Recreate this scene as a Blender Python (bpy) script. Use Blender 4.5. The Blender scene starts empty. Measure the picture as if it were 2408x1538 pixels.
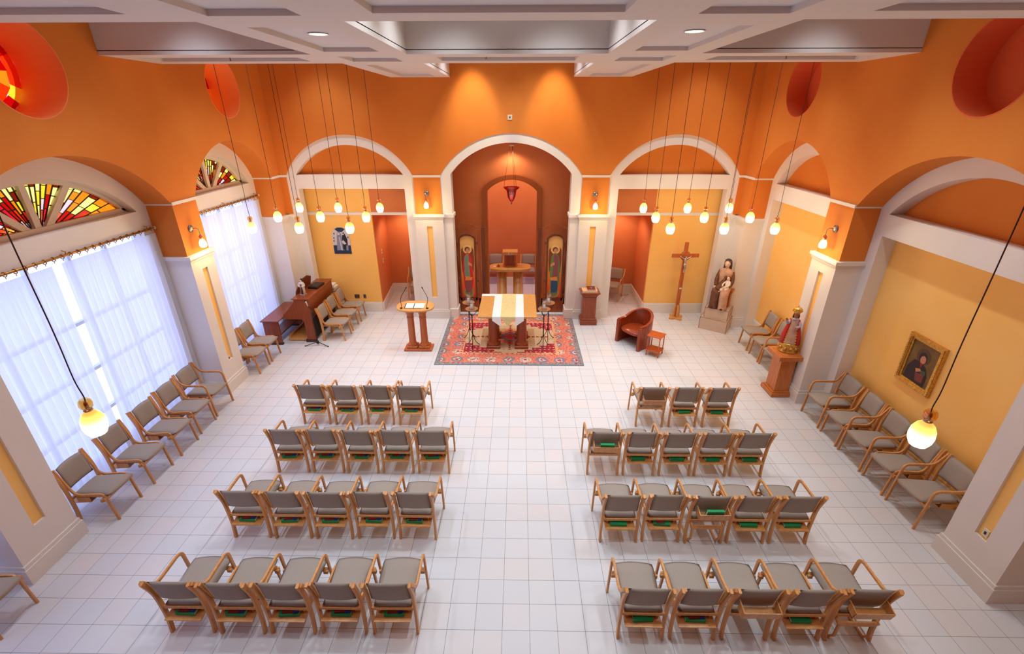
import bpy, bmesh, math, random
from mathutils import Vector, Matrix, geometry
random.seed(7)
PI = math.pi
S = bpy.context.scene
COL = S.collection
# ------------------------------------------------------------------ camera
W, H, FPX = 2408, 1538, 1093.42
CAMZ = 5.171
PIT, YAW, ROLL = 0.430373, -0.01541, -0.00157
cd = bpy.data.cameras.new('camera')
cam = bpy.data.objects.new('camera', cd); COL.objects.link(cam)
cd.sensor_fit = 'HORIZONTAL'; cd.sensor_width = 36.0
cd.lens = 36.0 * FPX / W
cd.shift_y = (768 - H / 2) / W * -1.0
cd.clip_start = 0.05
dv = Vector((math.sin(YAW) * math.cos(PIT), math.cos(YAW) * math.cos(PIT), -math.sin(PIT)))
rv = Vector((math.cos(YAW), -math.sin(YAW), 0)); uv = rv.cross(dv)
r2 = rv * math.cos(ROLL) + uv * math.sin(ROLL); u2 = -rv * math.sin(ROLL) + uv * math.cos(ROLL)
M = Matrix((r2, u2, -dv)).transposed().to_4x4(); M.translation = Vector((0, 0, CAMZ))
cam.matrix_world = M
S.camera = cam
# ------------------------------------------------------------------ world, exposure, lights
wd = bpy.data.worlds.new('sky'); S.world = wd; wd.use_nodes = True
bg = wd.node_tree.nodes['Background']; bg.inputs[0].default_value = (0.50, 0.57, 0.96, 1); bg.inputs[1].default_value = 2.75
vs = S.view_settings
vs.view_transform = 'Standard'; vs.look = 'None'; vs.gamma = 1.0; vs.use_curve_mapping = False
vs.exposure = 0.28
S.cycles.max_bounces = 7; S.cycles.diffuse_bounces = 5; S.cycles.glossy_bounces = 3; S.cycles.transparent_max_bounces = 10
S.cycles.sample_clamp_indirect = 4.0
S.cycles.use_denoising = True

def spot(loc, power, col, ang=110, blend=0.7, rad=0.12, rot=(0, 0, 0), nm='downlight'):
    l = bpy.data.lights.new(nm, 'SPOT'); l.energy = power; l.color = col
    l.spot_size = math.radians(ang); l.spot_blend = blend; l.shadow_soft_size = rad
    o = bpy.data.objects.new(nm, l); COL.objects.link(o); o.location = loc; o.rotation_euler = rot
    return o
def point(loc, power, col, rad=0.05, nm='lamp_glow'):
    l = bpy.data.lights.new(nm, 'POINT'); l.energy = power; l.color = col; l.shadow_soft_size = rad
    o = bpy.data.objects.new(nm, l); COL.objects.link(o); o.location = loc
    return o
WARM = (1.0, 0.80, 0.58); NEUT = (0.84, 0.93, 1.0); COOL = (0.74, 0.84, 1.0)
# downlights in the high ceiling of the coffers
for x in (-4.5, -0.9, 0.5, 4.1):
    for y in (1.6, 3.0, 5.4, 6.6, 9.4, 10.9):
        p = 175 if y > 3.1 else (125 if y > 2 else 55)
        spot((x, y, 7.15), p, NEUT if x > -3 else COOL, 88, 0.85, 0.10)
spot((-2.25, 5.95, 5.96), 90, NEUT, 110); spot((1.88, 5.85, 5.96), 90, NEUT, 110)
# wall washers on the altar wall
for x in (-1.08, 0.80):
    spot((x, 11.0, 7.1), 230, (1.0, 0.86, 0.55), 42, 0.8, 0.05, (math.radians(22), 0, 0), 'wall_washer')
# back chapel and side passages
for x in (-1.1, 0.7): spot((x, 14.2, 4.6), 120, (1, 0.72, 0.5), 130, 0.5, 0.1)
spot((-3.2, 13.4, 2.7), 38, (1, 0.75, 0.52), 150, 0.5, 0.1); spot((2.8, 13.4, 2.7), 38, (1, 0.75, 0.52), 150, 0.5, 0.1)
spot((-0.2, 12.5, 4.3), 25, (1, 0.75, 0.52), 150, 0.5, 0.1)
# daylight entering by the window bays (portals guide the sky light)
for y, wy in ((2.0, 3.3), (6.23, 3.3), (10.07, 2.8)):
    l = bpy.data.lights.new('window_portal', 'AREA'); l.shape = 'RECTANGLE'; l.size = 3.3; l.size_y = wy
    l.cycles.is_portal = True
    o = bpy.data.objects.new('window_portal', l); COL.objects.link(o)
    o.location = (-6.75, y, 1.75); o.rotation_euler = (0, -PI / 2, 0)

# ------------------------------------------------------------------ materials
MATS = {}
def srgb(r, g, b):
    f = lambda c: (c / 255 / 12.92) if c / 255 <= 0.04045 else ((c / 255 + 0.055) / 1.055) ** 2.4
    return (f(r), f(g), f(b), 1)
def mat(name, col, rough=0.6, metal=0, **kw):
    if name in MATS: return MATS[name]
    m = bpy.data.materials.new(name); m.use_nodes = True; MATS[name] = m
    b = m.node_tree.nodes['Principled BSDF']
    c = srgb(*col)
    b.inputs['Base Color'].default_value = c; b.inputs['Roughness'].default_value = rough; b.inputs['Metallic'].default_value = metal
    if kw.get('trans'): b.inputs['Transmission Weight'].default_value = kw['trans']
    if kw.get('alpha'): b.inputs['Alpha'].default_value = kw['alpha']
    if kw.get('emit'):
        b.inputs['Emission Color'].default_value = srgb(*kw['emit'][0]); b.inputs['Emission Strength'].default_value = kw['emit'][1]
    m.diffuse_color = c
    return m
def NT(m): return m.node_tree.nodes, m.node_tree.links
def mottled(name, c1, c2, scale=1.2, rough=0.75, det=5, stretch=(1, 1, 1), bump=0.0, c3=None):
    m = mat(name, c1, rough); n, l = NT(m); b = n['Principled BSDF']
    tc = n.new('ShaderNodeTexCoord'); mp = n.new('ShaderNodeMapping'); mp.inputs['Scale'].default_value = stretch
    l.new(tc.outputs['Object'], mp.inputs[0])
    nz = n.new('ShaderNodeTexNoise'); nz.inputs['Scale'].default_value = scale; nz.inputs['Detail'].default_value = det
    l.new(mp.outputs[0], nz.inputs['Vector'])
    cr = n.new('ShaderNodeValToRGB'); cr.color_ramp.elements[0].position = 0.32; cr.color_ramp.elements[1].position = 0.68
    cr.color_ramp.elements[0].color = srgb(*c1); cr.color_ramp.elements[1].color = srgb(*c2)
    if c3: e = cr.color_ramp.elements.new(0.5); e.color = srgb(*c3)
    l.new(nz.outputs['Fac'], cr.inputs[0]); l.new(cr.outputs[0], b.inputs['Base Color'])
    if bump:
        bp = n.new('ShaderNodeBump'); bp.inputs['Strength'].default_value = bump; bp.inputs['Distance'].default_value = 0.01
        l.new(nz.outputs['Fac'], bp.inputs['Height']); l.new(bp.outputs[0], b.inputs['Normal'])
    return m
def wood(name, c1, c2, rough=0.35, st=(14, 14, 1.2)):
    return mottled(name, c1, c2, 2.2, rough, 6, st)
ORANGE = mottled('orange_plaster', (212, 116, 32), (222, 132, 46), 0.9, 0.8, 6, (1, 1, 0.6))
YELLOW = mottled('amber_plaster', (250, 192, 100), (252, 202, 118), 1.1, 0.8, 6)
RUST = mottled('rust_plaster', (208, 118, 64), (216, 130, 76), 1.0, 0.8, 5)
OCHRE = mat('ochre_casing', (160, 80, 22), 0.7)
WHITE = mottled('white_paint', (226, 220, 214), (232, 226, 220), 1.0, 0.55, 2)
CREAM = mottled('cream_paint', (222, 208, 190), (228, 214, 198), 1.0, 0.6, 2)
CEIL = mat('ceiling_white', (216, 210, 205), 0.8)
PANELC = mat('ceiling_panel_white', (214, 212, 214), 0.8)
BEECH = wood('beech_wood', (200, 138, 76), (218, 158, 96), 0.35)
FABRIC = mottled('taupe_fabric', (150, 140, 130), (168, 158, 148), 260, 0.95, 2, bump=0.15)
CHERRY = wood('cherry_wood', (132, 58, 24), (160, 78, 36), 0.28)
CHERRY_L = wood('light_cherry_wood', (170, 84, 34), (196, 106, 48), 0.3)
OAK = wood('oak_wood', (206, 148, 78), (222, 166, 96), 0.35)
DARKW = wood('dark_walnut', (86, 38, 16), (112, 54, 24), 0.35)
BLACK = mat('black_metal', (24, 23, 24), 0.4, 0.3)
BLACKP = mat('black_plastic', (22, 22, 26), 0.5)
BRASS = mat('brass', (196, 150, 70), 0.3, 1.0)
STEEL = mat('brushed_steel', (160, 155, 150), 0.35, 1.0)
SILVER = mat('silver', (205, 200, 192), 0.3, 0.8)
GOLD = mottled('gilded', (196, 140, 50), (224, 178, 92), 30, 0.35, 3); GOLD.node_tree.nodes['Principled BSDF'].inputs['Metallic'].default_value = 0.6
SKIN = mat('painted_skin', (238, 198, 172), 0.6)
SKIND = mat('painted_dark_skin', (168, 96, 62), 0.6)
REDC = mat('red_paint', (188, 34, 26), 0.5)
GREENB = mat('green_cloth_binding', (18, 148, 84), 0.6)
REDB = mat('red_binding', (140, 24, 20), 0.6)
PURB = mat('purple_binding', (66, 36, 140), 0.6)
PAPER = mat('paper', (240, 238, 232), 0.8)
WAX = mat('wax', (246, 238, 222), 0.6)
PLATE = mat('plate_plastic', (228, 214, 190), 0.5)

def glass(name, col, tr=0.85):
    m = bpy.data.materials.new(name); m.use_nodes = True; n, l = NT(m); n.clear()
    o = n.new('ShaderNodeOutputMaterial'); mx = n.new('ShaderNodeMixShader'); t = n.new('ShaderNodeBsdfTransparent'); g = n.new('ShaderNodeBsdfGlossy')
    t.inputs[0].default_value = srgb(*col); g.inputs[0].default_value = (1, 1, 1, 1); g.inputs[1].default_value = 0.08
    mx.inputs[0].default_value = 1 - tr
    l.new(t.outputs[0], mx.inputs[1]); l.new(g.outputs[0], mx.inputs[2]); l.new(mx.outputs[0], o.inputs[0]); m.diffuse_color = srgb(*col)
    return m
PANE = glass('window_glass', (245, 250, 255), 0.95)
HURR = glass('clear_glass', (225, 228, 236), 0.82)
AMBERG = glass('amber_glass', (250, 214, 140), 0.84)
REDG = glass('ruby_glass', (196, 26, 14), 0.85)

def sheer():
    m = bpy.data.materials.new('sheer_voile'); m.use_nodes = True; n, l = NT(m); n.clear()
    o = n.new('ShaderNodeOutputMaterial'); a = n.new('ShaderNodeMixShader'); b = n.new('ShaderNodeMixShader')
    t = n.new('ShaderNodeBsdfTransparent'); tl = n.new('ShaderNodeBsdfTranslucent'); d = n.new('ShaderNodeBsdfDiffuse')
    tl.inputs[0].default_value = (0.90, 0.90, 0.95, 1); d.inputs[0].default_value = (0.85, 0.84, 0.83, 1)
    b.inputs[0].default_value = 0.48; l.new(tl.outputs[0], b.inputs[1]); l.new(d.outputs[0], b.inputs[2])
    a.inputs[0].default_value = 0.87; l.new(t.outputs[0], a.inputs[1]); l.new(b.outputs[0], a.inputs[2]); l.new(a.outputs[0], o.inputs[0])
    return m
SHEER = sheer()

def floor_mat():
    m = mat('ceramic_tiles', (226, 222, 220), 0.42); n, l = NT(m); b = n['Principled BSDF']
    g = n.new('ShaderNodeNewGeometry'); sp = n.new('ShaderNodeSeparateXYZ'); l.new(g.outputs['Position'], sp.inputs[0])
    def mt(op, a, b_=None, v=None):
        q = n.new('ShaderNodeMath'); q.operation = op; l.new(a, q.inputs[0])
        if b_ is not None: l.new(b_, q.inputs[1])
        if v is not None: q.inputs[1].default_value = v
        return q.outputs[0]
    u = mt('DIVIDE', mt('ADD', sp.outputs[0], v=0.164 + 30.5), v=0.305); v = mt('DIVIDE', mt('ADD', sp.outputs[1], v=-5.702 + 30.5), v=0.305)
    fu = mt('FRACT', u); fv = mt('FRACT', v)
    du = mt('ABSOLUTE', mt('ADD', fu, v=-0.5)); dvv = mt('ABSOLUTE', mt('ADD', fv, v=-0.5))
    gr = mt('GREATER_THAN', mt('MAXIMUM', du, dvv), v=0.4925)
    cmb = n.new('ShaderNodeCombineXYZ'); l.new(mt('FLOOR', u), cmb.inputs[0]); l.new(mt('FLOOR', v), cmb.inputs[1])
    wn = n.new('ShaderNodeTexWhiteNoise'); wn.noise_dimensions = '2D'; l.new(cmb.outputs[0], wn.inputs[0])
    cr = n.new('ShaderNodeValToRGB'); e = cr.color_ramp.elements; e[0].color = srgb(211, 214, 219); e[1].color = srgb(218, 214, 215); k = e.new(0.5); k.color = srgb(215, 217, 221)
    l.new(wn.outputs[0], cr.inputs[0])
    mx = n.new('ShaderNodeMix'); mx.data_type = 'RGBA'; l.new(gr, mx.inputs[0]); l.new(cr.outputs[0], mx.inputs[6]); mx.inputs[7].default_value = srgb(128, 128, 130)
    l.new(mx.outputs[2], b.inputs['Base Color'])
    b.inputs['Specular IOR Level'].default_value = 0.35
    return m
FLOOR = floor_mat()

# ------------------------------------------------------------------ mesh builder
class MB:
    def __init__(s, T=None): s.v = []; s.f = []; s.m = []; s.mats = []; s.T = T; s.sm = []
    def mi(s, m):
        if m not in s.mats: s.mats.append(m)
        return s.mats.index(m)
    def add(s, vs_, fs, m, smooth=False, T=None):
        o = len(s.v); T = T or s.T
        for p in vs_:
            p = Vector(p)
            if T is not None: p = T @ p
            s.v.append(p)
        k = s.mi(m)
        for f in fs: s.f.append([i + o for i in f]); s.m.append(k); s.sm.append(smooth)
        return s
    def box(s, x0, x1, y0, y1, z0, z1, m, T=None):
        v = [(x, y, z) for z in (z0, z1) for y in (y0, y1) for x in (x0, x1)]
        return s.add(v, [(0, 2, 3, 1), (4, 5, 7, 6), (0, 1, 5, 4), (2, 6, 7, 3), (0, 4, 6, 2), (1, 3, 7, 5)], m, False, T)
    def bbox(s, x0, x1, y0, y1, z0, z1, m, bv=0.01, T=None):
        "box with chamfered vertical and top edges"
        b = min(bv, (x1 - x0) / 3, (y1 - y0) / 3, (z1 - z0) / 3)
        def ring(i, z): return [(x0 + i + b, y0 + i, z), (x1 - i - b, y0 + i, z), (x1 - i, y0 + i + b, z), (x1 - i, y1 - i - b, z), (x1 - i - b, y1 - i, z), (x0 + i + b, y1 - i, z), (x0 + i, y1 - i - b, z), (x0 + i, y0 + i + b, z)]
        return s.rings([ring(b, z0), ring(0, z0 + b), ring(0, z1 - b), ring(b, z1)], m, False, T)
    def rings(s, R, m, smooth=True, T=None, cap=True):
        n = len(R[0]); v = [p for r in R for p in r]; f = []
        for i in range(len(R) - 1):
            for j in range(n): f.append((i * n + j, i * n + (j + 1) % n, (i + 1) * n + (j + 1) % n, (i + 1) * n + j))
        if cap: f.append(tuple(range(n))[::-1]); f.append(tuple((len(R) - 1) * n + j for j in range(n)))
        return s.add(v, f, m, smooth, T)
    def lathe(s, c, prof, m, n=20, T=None, sx=1, sy=1, smooth=True, cap=True):
        R = [[(c[0] + sx * r * math.cos(2 * PI * j / n), c[1] + sy * r * math.sin(2 * PI * j / n), c[2] + z) for j in range(n)] for r, z in prof]
        return s.rings(R, m, smooth, T, cap)
    def loft(s, secs, m, n=20, T=None, p=2.0):
        "secs: (cx,cy,cz,rx,ry[,rot]) superellipse sections"
        R = []
        for q in secs:
            cx, cy, cz, rx, ry = q[:5]; a0 = q[5] if len(q) > 5 else 0; r = []
            for j in range(n):
                a = 2 * PI * j / n; ca, sa = math.cos(a), math.sin(a)
                x = rx * math.copysign(abs(ca) ** (2 / p), ca); y = ry * math.copysign(abs(sa) ** (2 / p), sa)
                r.append((cx + x * math.cos(a0) - y * math.sin(a0), cy + x * math.sin(a0) + y * math.cos(a0), cz))
            R.append(r)
        return s.rings(R, m, True, T)
    def tube(s, path, r, m, n=8, T=None, smooth=True):
        P = [Vector(p) for p in path]; R = []; up = None
        for i, p in enumerate(P):
            t = ((P[min(i + 1, len(P) - 1)] - P[max(i - 1, 0)])).normalized()
            if up is None: up = Vector((0, 0, 1)) if abs(t.z) < 0.9 else Vector((1, 0, 0))
            a = t.cross(up)
            if a.length < 1e-4: a = t.orthogonal()
            a.normalize(); b = a.cross(t).normalized(); up = b
            rr = r[i] if isinstance(r, (list, tuple)) else r
            R.append([tuple(p + a * rr * math.cos(2 * PI * j / n) + b * rr * math.sin(2 * PI * j / n)) for j in range(n)])
        return s.rings(R, m, smooth, T)
    def sphere(s, c, r, m, n=14, T=None, sc=(1, 1, 1)):
        pr = []
        k = max(6, n // 2 + 2)
        R = []
        for i in range(k + 1):
            a = -PI / 2 + PI * (i * 0.96 / k + 0.02); R.append([(c[0] + sc[0] * r * math.cos(a) * math.cos(2 * PI * j / n), c[1] + sc[1] * r * math.cos(a) * math.sin(2 * PI * j / n), c[2] + sc[2] * r * math.sin(a)) for j in range(n)])
        return s.rings(R, m, True, T)
    def sweep(s, path, x, tx, wn, m, T=None):
        "rectangular bar in the plane x=const along (y,z) path; tx half thickness in x, wn half width in plane"
        P = [Vector(p) for p in path]; R = []
        for i, p in enumerate(P):
            t = (P[min(i + 1, len(P) - 1)] - P[max(i - 1, 0)]).normalized(); nn = Vector((-t.y, t.x))
            w = wn[i] if isinstance(wn, (list, tuple)) else wn; c = 0.3
            R.append([(x + a * tx, p.x + nn.x * b * w, p.y + nn.y * b * w) for a, b in ((-1, -1 + c), (-1 + c, -1), (1 - c, -1), (1, -1 + c), (1, 1 - c), (1 - c, 1), (-1 + c, 1), (-1, 1 - c))])
        return s.rings(R, m, False, T)
    def poly(s, outer, holes, w0, w1, mp, m, T=None):
        "slab: 2D outline with holes, extruded from w0 to w1; mp(u,v,w)->xyz"
        loops = [outer] + holes; tri = geometry.tessellate_polygon([[Vector((a, b, 0)) for a, b in L] for L in loops])
        flat = [p for L in loops for p in L]; n = len(flat)
        v = [mp(a, b, w0) for a, b in flat] + [mp(a, b, w1) for a, b in flat]
        f = [t for t in tri] + [(t[0] + n, t[2] + n, t[1] + n) for t in tri]; o = 0
        for L in loops:
            k = len(L)
            for j in range(k): f.append((o + j, o + (j + 1) % k, o + (j + 1) % k + n, o + j + n))
            o += k
        return s.add(v, f, m, False, T)
    def build(s, name, parent=None, loc=None, rz=None):
        me = bpy.data.meshes.new(name); me.from_pydata([tuple(p) for p in s.v], [], s.f); 
        for m in s.mats: me.materials.append(m)
        me.polygons.foreach_set('material_index', s.m); me.polygons.foreach_set('use_smooth', s.sm)
        bm = bmesh.new(); bm.from_mesh(me); bmesh.ops.remove_doubles(bm, verts=bm.verts, dist=1e-6); bmesh.ops.recalc_face_normals(bm, faces=bm.faces); bm.to_mesh(me); bm.free()
        o = bpy.data.objects.new(name, me); COL.objects.link(o)
        if parent: o.parent = parent
        if loc: o.location = loc
        if rz is not None: o.rotation_euler = (0, 0, rz)
        return o
def empty(name, loc, rz=0):
    o = bpy.data.objects.new(name, None); o.empty_display_size = 0.1; COL.objects.link(o); o.location = loc; o.rotation_euler = (0, 0, rz); return o
def tag(o, label, cat, group=None):
    o['label'] = label; o['category'] = cat
    if group: o['group'] = group
    return o
def struct(mb, name, label=None):
    o = mb.build(name); o['kind'] = 'structure'
    if label: o['label'] = label
    return o
def dup(o, loc, rz=0, parent=None):
    c = o.copy(); COL.objects.link(c)
    if parent is None: c.location = loc; c.rotation_euler = (0, 0, rz)
    else: c.parent = parent
    for ch in list(o.children): dup(ch, None, 0, c)
    return c
def arc(u0, u1, zs, zc, n=28):
    "points of a segmental arch from (u1,zs) over (mid,zc) to (u0,zs)"
    c = (u0 + u1) / 2; hw = (u1 - u0) / 2; r = zc - zs; R = (hw * hw + r * r) / (2 * r); a0 = math.asin(min(1, hw / R)) if r <= hw else PI - math.asin(hw / R)
    return [(c + R * math.sin(a0 * (1 - 2 * i / n)), zc - R + R * math.cos(a0 * (1 - 2 * i / n))) for i in range(n + 1)]
def circ(u, v, r, n=36): return [(u + r * math.cos(2 * PI * i / n), v + r * math.sin(2 * PI * i / n)) for i in range(n)]
XM = lambda u, v, w: (w, u, v)      # plane x = const, u=y, v=z
YM = lambda u, v, w: (u, w, v)      # plane y = const, u=x, v=z
def catmull(pts, k=6):
    P = [Vector(p) for p in pts]; P = [P[0] * 2 - P[1]] + P + [P[-1] * 2 - P[-2]]; out = []
    for i in range(1, len(P) - 2):
        for j in range(k):
            t = j / k; a, b, c, d = P[i - 1:i + 3]
            out.append(0.5 * ((2 * b) + (c - a) * t + (2 * a - 5 * b + 4 * c - d) * t * t + (3 * b - a - 3 * c + d) * t ** 3))
    out.append(P[-2]); return [tuple(p) for p in out]
def fillet(pts, r, k=6):
    P = [Vector(p) for p in pts]; out = [P[0]]
    for i in range(1, len(P) - 1):
        a = (P[i - 1] - P[i]); b = (P[i + 1] - P[i]); rr = min(r[i - 1] if isinstance(r, (list, tuple)) else r, a.length * 0.48, b.length * 0.48)
        p0 = P[i] + a.normalized() * rr; p1 = P[i] + b.normalized() * rr
        for j in range(k + 1):
            t = j / k; out.append(p0 * (1 - t) ** 2 + P[i] * 2 * t * (1 - t) + p1 * t * t)
    out.append(P[-1]); return [tuple(p) for p in out]

# ------------------------------------------------------------------ the room
XL, XR, YB, ZT, YF = -5.92, 5.50, 11.90, 7.30, -4.0
ZC, ZS = 2.85, 3.77          # pier cap, springing
mb = MB(); mb.box(-6.9, 6.7, YF - .2, 16.0, -0.12, 0, FLOOR); struct(mb, 'floor')
mb = MB(); mb.box(-6.9, 6.7, YF - .2, 12.4, ZT, ZT + .1, CEIL); struct(mb, 'ceiling')
def openings(bays, ztop, crown):
    "outline with arched openings reaching the floor"
    pts = [(YF, 0)]
    for a, b in bays:
        pts += [(a, 0)] + arc(a, b, ZS, crown)[::-1] + [(b, 0)]
    return pts
LB = [(0.30, 3.78), (4.47, 7.99), (8.62, 11.52)]
RB = [(0.25, 3.70), (4.38, 7.81), (8.48, 11.40)]
LD = [(2.05, 5.68), (6.24, 5.68), (10.35, 5.66)]; RD = [(2.0, 5.68), (6.22, 5.68), (10.25, 5.66)]
def side_wall(name, bays, discs, w0, w1):
    o = openings(bays, ZT, 4.69) + [(YB + .02, 0), (YB + .02, ZT), (YF, ZT)]
    m = MB(); m.poly(o, [circ(a, b, 0.56) for a, b in discs], w0, w1, XM, ORANGE); return struct(m, name)
side_wall('wall_left', LB, LD, XL, XL - .46)
side_wall('wall_right', RB, RD, XR, XR + .43)
BX = [(-5.76, -2.62, 4.73), (-1.95, 1.55, 4.76), (2.22, 5.38, 4.73)]
o = [(-6.4, 0)]
for a, b, c in BX: o += [(a, 0)] + arc(a, b, ZS + .03, c)[::-1] + [(b, 0)]
o += [(5.95, 0), (5.95, ZT), (-6.4, ZT)]
m = MB(); m.poly(o, [], YB, YB + .06, YM, ORANGE); struct(m, 'wall_back')
m = MB(); m.box(-6.9, 6.7, YF - .1, YF, 0, ZT, ORANGE); struct(m, 'wall_front')
# white arch frames set inside each opening (ring, beam and jambs)
def frame_poly(a, b, zs, crown, jw, rw, zb0, zb1, w0, w1, mp, name):
    ring_o = arc(a, b, zs, crown); ring_i = arc(a + jw, b - jw, zb1, crown - rw)
    outer = [(a, 0)] + ring_o[::-1] + [(b, 0), (b - jw, 0), (b - jw, zb0), (a + jw, zb0), (a + jw, 0)]
    m = MB(); m.poly(outer, [ring_i[::-1]], w0, w1, mp, WHITE)
    return struct(m, name)
k = 1
for a, b in LB: frame_poly(a, b, ZS, 4.69, .22, .30, 3.36, 3.70, XL - .46, XL - .66, XM, 'trim_%d' % k); k += 1
for a, b in RB: frame_poly(a, b, ZS, 4.69, .20, .26, 3.35, 3.70, XR + .43, XR + .68, XM, 'trim_%d' % k); k += 1
for a, b, c in (BX[0], BX[2]): frame_poly(a, b, ZS + .03, c, .24, .23, 3.48, 3.81, YB + .03, YB + .28, YM, 'trim_%d' % k); k += 1
a, b, c = BX[1]
m = MB(); m.poly([(a, 0)] + arc(a, b, ZS + .03, c)[::-1] + [(b, 0), (b - .26, 0)] + arc(a + .26, b - .26, ZS + .06, c - .21) + [(a + .26, 0)], [], YB + .015, YB + .36, YM, WHITE); struct(m, 'trim_%d' % k); k += 1
# infill behind the frames
m = MB()
m.box(6.18, 6.28, YF, 12.4, 0, 5.0, YELLOW); struct(m, 'wall_right_infill')
for i, (a, b) in enumerate(RB):   # lunettes, a little deeper colour than the lower panel
    m = MB(); m.box(6.15, 6.18, a, b, 3.55, 4.8, ORANGE); struct(m, 'wall_right_lunette.%03d' % i)
m = MB(); m.box(-6.6, -3.9, 12.35, 12.45, 0, 5.0, YELLOW); struct(m, 'wall_back_left_infill')
m = MB(); m.box(3.55, 6.2, 12.35, 12.45, 0, 5.0, YELLOW); struct(m, 'wall_back_right_infill')
m = MB(); m.box(-3.9, -2.3, 12.35, 12.45, 2.80, 5.0, RUST); struct(m, 'wall_back_left_header')
m = MB(); m.box(1.95, 3.55, 12.35, 12.45, 2.80, 5.0, RUST); struct(m, 'wall_back_right_header')
for i, (a, b, c) in enumerate((BX[0], BX[2])):
    m = MB(); m.box(a, b, YB + .24, YB + .30, 3.6, 4.8, ORANGE); struct(m, 'wall_back_lunette.%03d' % i)
m = MB(); m.box(-6.0, -2.4, 12.30, 12.36, 2.76, 2.83, WHITE); struct(m, 'trim_%d' % k); k += 1
m = MB(); m.box(2.1, 5.8, 12.30, 12.36, 2.76, 2.83, WHITE); struct(m, 'trim_%d' % k); k += 1
# left window wall: solid parts between glazed openings
m = MB()
ys = [YF] + [q for a, b in LB for q in (a + .1, b - .1)] + [12.4]
for i in range(0, len(ys), 2): m.box(-6.72, -6.62, ys[i], ys[i + 1], 0, ZT, WHITE)
for a, b in LB: m.box(-6.72, -6.62, a + .1, b - .1, 0, .16, WHITE); m.box(-6.72, -6.62, a + .1, b - .1, 3.34, 3.72, WHITE); m.box(-6.72, -6.62, a + .1, b - .1, 4.5, 5.0, WHITE)
for i in range(len(LD)):
    pass
m.box(-6.72, -6.62, YF, 12.4, 6.4, ZT, ORANGE)
struct(m, 'wall_left_outer')
# back chapel and passages
m = MB(); m.poly([(-3.99, 12.38), (-3.89, 12.38), (-4.02, 14.1), (-4.12, 14.1)], [], 0, 2.9, lambda u, v, w: (u, v, w), RUST); struct(m, 'wall_passage_left')
m = MB(); m.poly([(3.56, 12.38), (3.66, 12.38), (3.68, 14.1), (3.58, 14.1)], [], 0, 2.9, lambda u, v, w: (u, v, w), RUST); struct(m, 'wall_passage_right')
m = MB(); m.box(-4.3, 3.9, 15.5, 15.6, 0, 5.0, RUST); struct(m, 'wall_chapel_back')
m = MB(); m.box(-4.3, 3.9, 12.3, 15.6, 4.95, 5.05, RUST); struct(m, 'ceiling_chapel')
a = arc(-.90, .52, 3.30, 3.62, 20)
m = MB(); m.poly([(-2.6, 0), (-.90, 0)] + a[::-1] + [(.52, 0), (2.3, 0), (2.3, 5.0), (-2.6, 5.0)], [], 12.78, 13.0, YM, RUST); struct(m, 'wall_chapel_arch')
m = MB(); m.poly([(-.98, 0)] + arc(-.98, .60, 3.38, 3.72, 20)[::-1] + [(.60, 0), (.48, 0)] + arc(-.86, .48, 3.30, 3.60, 20) + [(-.86, 0)], [], 12.72, 13.02, YM, OCHRE); struct(m, 'trim_%d' % k); k += 1
for sx in (-1, 1):
    m = MB(); x0 = -.21 + sx * 2.42
    m.box(min(x0, x0 + sx * .1), max(x0, x0 + sx * .1), 12.3, 14.1, 0, 5.0, RUST); struct(m, 'wall_chapel_side.%03d' % (sx > 0))
REDL = mottled('bright_orange_plaster', (234, 134, 70), (238, 146, 82), 1, .8)
REDO = mottled('red_orange_plaster', (224, 96, 46), (230, 108, 56), 1, .8)
# roundels: glazed at left, blind at right
for i, (a, b) in enumerate(LD):
    m = MB(); m.poly(circ(a, b, .66), [circ(a, b, .555)[::-1]], XL - .46, XL - .70, XM, REDL); m.poly(circ(a, b, .565), [circ(a, b, .55)[::-1]], XL + .002, XL - .46, XM, REDL); struct(m, 'wall_left_roundel.%03d' % i)
for i, (a, b) in enumerate(RD):
    m = MB(); m.poly(circ(a, b, .70), [], XR + .43, XR + .48, XM, REDO); m.poly(circ(a, b, .565), [circ(a, b, .55)[::-1]], XR - .002, XR + .43, XM, REDO); struct(m, 'wall_right_roundel.%03d' % i)
# pier cladding, caps, stripes, baseboards
def pier(a, b, w, sgn, mp, dpth, name_i, stripe=True):
    "white clad pier below the cap: u from a to b, face plane w, sgn points into the room"
    f = w + sgn * .035; c = (a + b) / 2; sw = .075
    m = MB()
    def bx(u0, u1, v0, v1, w0, w1, mt=WHITE):
        p = [mp(u, v, ww) for u in (u0, u1) for v in (v0, v1) for ww in (w0, w1)]
        xs = [q[0] for q in p]; ysx = [q[1] for q in p]; zs = [q[2] for q in p]
        m.box(min(xs), max(xs), min(ysx), max(ysx), min(zs), max(zs), mt)
    back = w - sgn * dpth
    if stripe:
        bx(a - .02, c - sw, 0, 2.75, f, back); bx(c + sw, b + .02, 0, 2.75, f, back)
        bx(c - sw, c + sw, 0, .62, f, back); bx(c - sw, c + sw, 2.56, 2.75, f, back)
        bx(c - sw, c + sw, .62, 2.56, w + sgn * .004, w - sgn * .02, YELLOW)
    else: bx(a - .02, b + .02, 0, 2.75, f, back)
    bx(a - .035, b + .035, 2.75, 2.80, f + sgn * .02, back); bx(a - .06, b + .06, 2.80, 2.86, f + sgn * .045, back)
    bx(a - .012, b + .012, ZS - .01, ZS + .04, w + sgn * .02, back)
    bx(a - .055, b + .055, 0, .22, f + sgn * .035, back); bx(a - .04, b + .04, .22, .27, f + sgn * .02, back)
    return struct(m, 'trim_%d' % name_i)
for a, b in ((3.78, 4.47), (7.99, 8.62)): pier(a, b, XL, 1, XM, .46, k); k += 1
pier(11.52, 11.9, XL, 1, XM, .46, k, False); k += 1
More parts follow.
